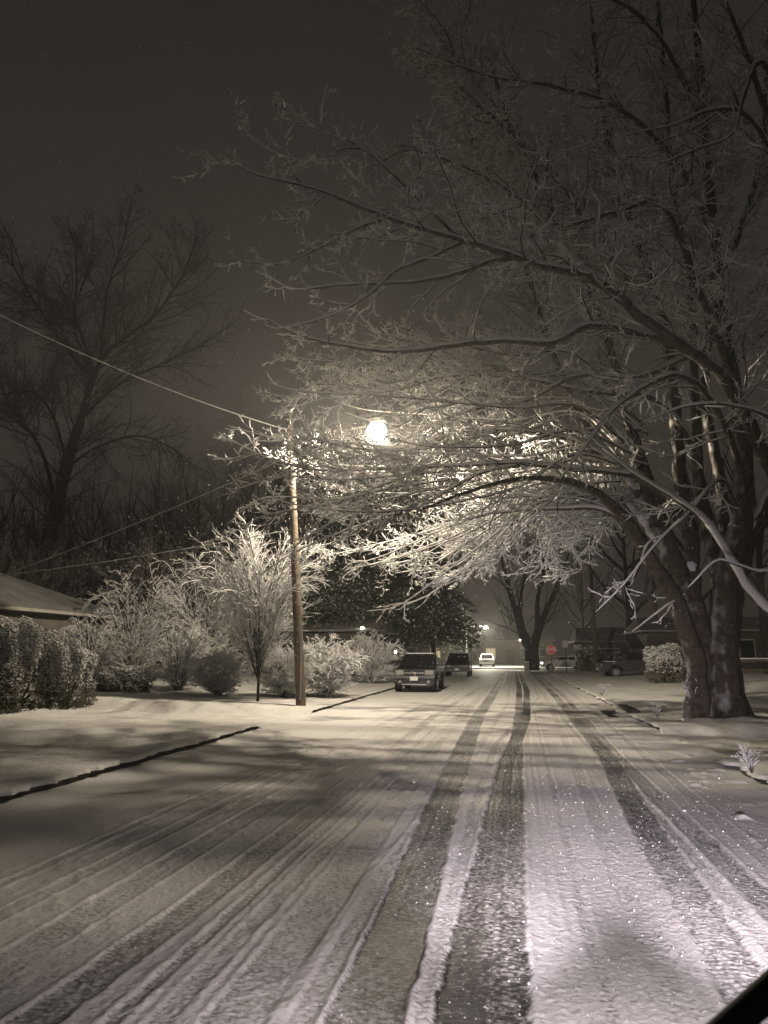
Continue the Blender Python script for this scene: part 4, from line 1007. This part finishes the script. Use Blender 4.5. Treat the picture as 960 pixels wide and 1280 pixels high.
s4 = empty('white_car', (p5.x, 79, .03), R_(94), label='white car with a lit headlamp on the cross street right of the stop sign', cat='car'); build_suv(s4, M['white_car'], lamps='car_lamp', H=1.5)
light('SPOT', 'white_car_beam', (p5.x-2.7, 79, .75), 900, (1, .95, .85), .1, spot_size=R_(70), spot_blend=.7).rotation_euler = (R_(86), 0, R_(92))

# ------------------------------------------------------------------ signs and far lamps
def octo(r, t, y):
    return cyl(r, t, 8, 'y', c=(0, y, 0))
sp = G(782, 838.5) if False else W(690, 838, 66)
sp.z = .05
zc = W(690, 812, 66).z
st = empty('stop_sign', (sp.x, 66, .1), label='red octagonal stop sign on a dark post at the crossroads', cat='stop sign')
link('post', boxmesh(.06, .05, zc+.45-.1, 0, 0, (zc+.45-.1)/2), M['sign_post'], st)
def rotmesh(me, ang, z):
    for v in me.vertices:
        x, zz = v.co.x, v.co.z; v.co.x = x*math.cos(ang)-zz*math.sin(ang); v.co.z = x*math.sin(ang)+zz*math.cos(ang)+z
    return me
f1 = link('rim', rotmesh(octo(.43, .012, -.035), R_(22.5), zc-.1), M['sign_white'], st)
f2 = link('face', rotmesh(octo(.395, .012, -.042), R_(22.5), zc-.1), M['sign_red'], st)
cu = bpy.data.curves.new('legend', 'FONT'); cu.body = 'STOP'; cu.size = .34; cu.align_x = 'CENTER'; cu.align_y = 'CENTER'; cu.extrude = .004; cu.offset = .008
tmp = bpy.data.objects.new('t', cu); C.objects.link(tmp); dg = bpy.context.evaluated_depsgraph_get()
me = bpy.data.meshes.new_from_object(tmp.evaluated_get(dg)); bpy.data.objects.remove(tmp)
me.transform(Matrix.Translation((0, -.055, zc-.1)) @ Matrix.Rotation(math.pi/2, 4, 'X') @ Matrix.Scale(1.18, 4, (0, 1, 0)) @ Matrix.Scale(.9, 4, (1, 0, 0)))
link('lettering', me, M['sign_white'], st)
q = W(708, 840, 58); zq = W(708, 805, 58).z
rs = empty('road_sign', (q.x, 58, .15), label='small pale rectangular sign on a dark post right of the stop sign', cat='road sign')
link('post', boxmesh(.07, .06, zq+.3-.15, 0, 0, (zq+.3-.15)/2), M['sign_post'], rs)
link('sign_plate', boxmesh(.40, .012, .5, 0, -.04, zq-.15, bev=.0), M['galv'], rs)
# far poles
def plain_pole(px, pbase, ptop_, d, r, label, m='wood_dark', arms=True):
    a = W(px, pbase, d); t = W(px, ptop_, d); a.z = .1; t.x = a.x
    root = empty('utility_pole', a, label=label, cat='utility pole')
    link('shaft', tube([Vector((0, 0, -.05)), (t-a)*.5, t-a], [r, r*.85, r*.7], 10, 2), M[m], root)
    if arms: link('crossarm', boxmesh(2.2, .12, .12, 0, -.15, (t-a).z-.5), M[m], root)
    return root, t
plain_pole(745, 838, 640, 60, .18, 'dark utility pole rising behind the round bush right of the signs')
plain_pole(824, 838, 700, 56, .14, 'thin dark pole left of the forked maple trunk', arms=False)
plain_pole(581, 826, 785, 88, .10, 'thin pale pole left of the crossing lights', m='galv', arms=False)
def far_lamp(px, py, d, h_label, m, power, col, arm=2.0, r=.2, side=-1):
    p = W(px, py, d)
    root = empty('street_lamp', (p.x+side*arm, p.y, .1), label=h_label, cat='street lamp')
    z = p.z-.1
    link('pole', tube([Vector((0, 0, 0)), Vector((0, 0, z*.6)), Vector((0, 0, z+.1))], [.1, .08, .06], 8, 1), M['galv'], root)
    link('arm', tube([Vector((0, 0, z+.05)), Vector((-side*arm*.5, 0, z+.2)), Vector((-side*arm*.9, 0, z+.15))], .04, 6, .4), M['galv'], root)
    link('housing', boxmesh(.7, .25, .14, -side*arm, 0, z+.16, bev=.04), M['galv'], root)
    link('bulb', blob(2, r, (1.2, 1, .7), (-side*arm, 0, z)), M[m], root)
    light('POINT', 'far_street_lamp_light', (p.x, p.y, p.z-r-.05), power, col, r)
far_lamp(607, 784, 96, 'white street lamp over the far side of the crossing', 'lamp_far', 5500, (1, .9, .7), 2.5, .20)
far_lamp(615, 797, 118, 'lower white street lamp beyond the crossing', 'lamp_far', 900, (1, .9, .7), 3.0, .14, side=-1)
far_lamp(611, 813, 135, 'small orange lamp far beyond the crossing', 'lamp_orange', 500, (1, .55, .2), 1.5, .30, side=1)
small_lamp('porch_lamp', W(650, 800, 111), 'tiny pale lamp on the far house left of the forked tree', 'lamp_far', 20, (1, .9, .7), .12)

# mailbox-like lit utility box near V tree
bx = W(661, 830, 70)
ub = empty('utility_box', (bx.x-.2, 70, .1), label='small pale box at the foot of the forked crossroads tree', cat='utility box')
box('cabinet', M['galv'], ub, .45, .4, .8, 0, 0, .4, bev=.03); box('snow_cap', M['snow'], ub, .5, .45, .12, 0, 0, .86, bev=.04)

# ------------------------------------------------------------------ our own car (nose below the frame, wiper in the corner)
oc = empty('car', (.45, 0, 0), label='car the photograph is taken from, its black wiper blurred in the lower right corner', cat='car')
link('hood', extrude_profile([(.75, .75), (.75, .86), (1.3, .80), (1.75, .70), (1.95, .56), (1.98, .35), (1.7, .32), (.75, .32)], .76, .05), M['suv'], oc)
link('cowl', boxmesh(1.45, .16, .04, 0, .70, .88, bev=.01), M['black'], oc)
for s in (-1, 1):
    link('headlight', boxmesh(.34, .06, .16, s*.6, 1.985, .62, bev=.02), M['car_lamp'], oc)
    wheel(oc, s*.74, 1.2, .31, .2)
wp = [W(1120, 1400, .62), W(1010, 1290, .62), W(985, 1215, .60), W(960, 1225, .585), W(885, 1290, .56), W(800, 1360, .54)]
off = Vector((.45, 0, 0))
blade = [W(1060, 1150, .58)-off, W(960, 1240, .57)-off, W(860, 1330, .56)-off]
wo = link('wiper', tube(blade, .0098, 8, .02), M['rubber'], oc)
link('wiper_arm', tube([Vector((.70, .68, .90)), W(1150, 1380, .62)-off, W(1030, 1185, .595)-off], [.012, .01, .006], 8, .05), M['black'], wo)

# ------------------------------------------------------------------ falling snow
rngS = np.random.default_rng(77); n = 15000
dd = 5+55*rngS.random(n)**.9
px = rngS.uniform(-200, 1160, n); py = rngS.uniform(-150, 1290, n)
rx = (px-480)/F; ry = (640-py)/F
ray = np.array(CF)[None]+np.array(CR)[None]*rx[:, None]+np.array(CU)[None]*ry[:, None]
Pn = np.array([0, 0, CAMH])+ray*(dd/ray[:, 1])[:, None]
Pn = Pn[Pn[:, 2] > .15]; n1 = len(Pn)
Pl_ = np.array(tuple(LAMP))+rngS.normal(size=(5000, 3))*[4.5, 5.5, 3.0]-[0, 0, 2.2]; Pl_ = Pl_[Pl_[:, 2] > .3]
Pn = np.concatenate([Pn, Pl_]); n = len(Pn)
ocv = np.array([[1, 0, 0], [0, 1, 0], [-1, 0, 0], [0, -1, 0], [0, 0, 1.6], [0, 0, -1.6]]); ft = np.array([[0, 1, 4], [1, 2, 4], [2, 3, 4], [3, 0, 4], [1, 0, 5], [2, 1, 5], [3, 2, 5], [0, 3, 5]])
sz = rngS.uniform(.0012, .0034, n)*(1+Pn[:, 1]/14)
sz[n1:] *= 1.6
V = (Pn[:, None]+ocv[None]*sz[:, None, None]*rngS.uniform(.6, 1.2, (n, 6, 1))).reshape(-1, 3)
fs = link('falling_snow', mesh_np(V, None, (ft[None]+(np.arange(n)*6)[:, None, None]).reshape(-1, 3)), M['snow'])
tag(fs, 'falling snowflakes drifting through the night air', 'snowflakes', kind='stuff')

# ------------------------------------------------------------------ headlights of our car
for s in (-1, 1):
    l = light('SPOT', 'headlight_beam', (.45+s*.6, 2.06, .66), 2900, (1, .87, .93), .05, spot_size=R_(38), spot_blend=1.0)
    l.rotation_euler = (R_(90.2), 0, R_(-1.5*s-2.5))
    sp_ = light('SPOT', 'headlight_spill', (.45+s*.6, 2.06, .68), 150, (1, .87, .91), .05, spot_size=R_(150), spot_blend=.9)
    sp_.rotation_euler = (R_(84), 0, R_(-2*s))

# ------------------------------------------------------------------ haze
hz = boxmesh(700, 560, 60, 0, 120, 28.5)
ho = link('haze', hz, None); ho['kind'] = 'stuff'; ho['label'] = 'thin night haze of fine falling snow'; ho['category'] = 'haze'
hm = bpy.data.materials.new('haze_air'); hm.use_nodes = True; nt = hm.node_tree; nt.nodes.clear()
out = nt.nodes.new('ShaderNodeOutputMaterial'); pv = nt.nodes.new('ShaderNodeVolumePrincipled')
pv.inputs['Color'].default_value = (.85, .85, .85, 1); pv.inputs['Density'].default_value = .0019; pv.inputs['Anisotropy'].default_value = .55
nt.links.new(pv.outputs[0], out.inputs['Volume']); hz.materials.append(hm)

# ------------------------------------------------------------------ night sky
w = bpy.data.worlds.new('World'); scn.world = w; w.use_nodes = True; nt = w.node_tree
bg = nt.nodes['Background']
tc = nt.nodes.new('ShaderNodeTexCoord'); sx = nt.nodes.new('ShaderNodeSeparateXYZ'); nt.links.new(tc.outputs['Generated'], sx.inputs[0])
rp = nt.nodes.new('ShaderNodeValToRGB'); e = rp.color_ramp.elements
e[0].position = 0; e[0].color = (.058, .0465, .0375, 1); e[1].position = .85; e[1].color = (.0205, .0168, .0142, 1)
x = e.new(.35); x.color = (.041, .0333, .0282, 1)
nt.links.new(sx.outputs['Z'], rp.inputs['Fac']); nt.links.new(rp.outputs['Color'], bg.inputs['Color']); bg.inputs['Strength'].default_value = .80

# ------------------------------------------------------------------ render settings
cy = scn.cycles
cy.max_bounces = 4; cy.diffuse_bounces = 2; cy.glossy_bounces = 2; cy.transmission_bounces = 2; cy.volume_bounces = 0; cy.transparent_max_bounces = 4
cy.use_denoising = True; cy.caustics_reflective = False; cy.caustics_refractive = False
cy.sample_clamp_indirect = 3; cy.sample_clamp_direct = 0
scn.view_settings.view_transform = 'Standard'; scn.view_settings.look = 'None'; scn.view_settings.exposure = 0; scn.view_settings.gamma = 1
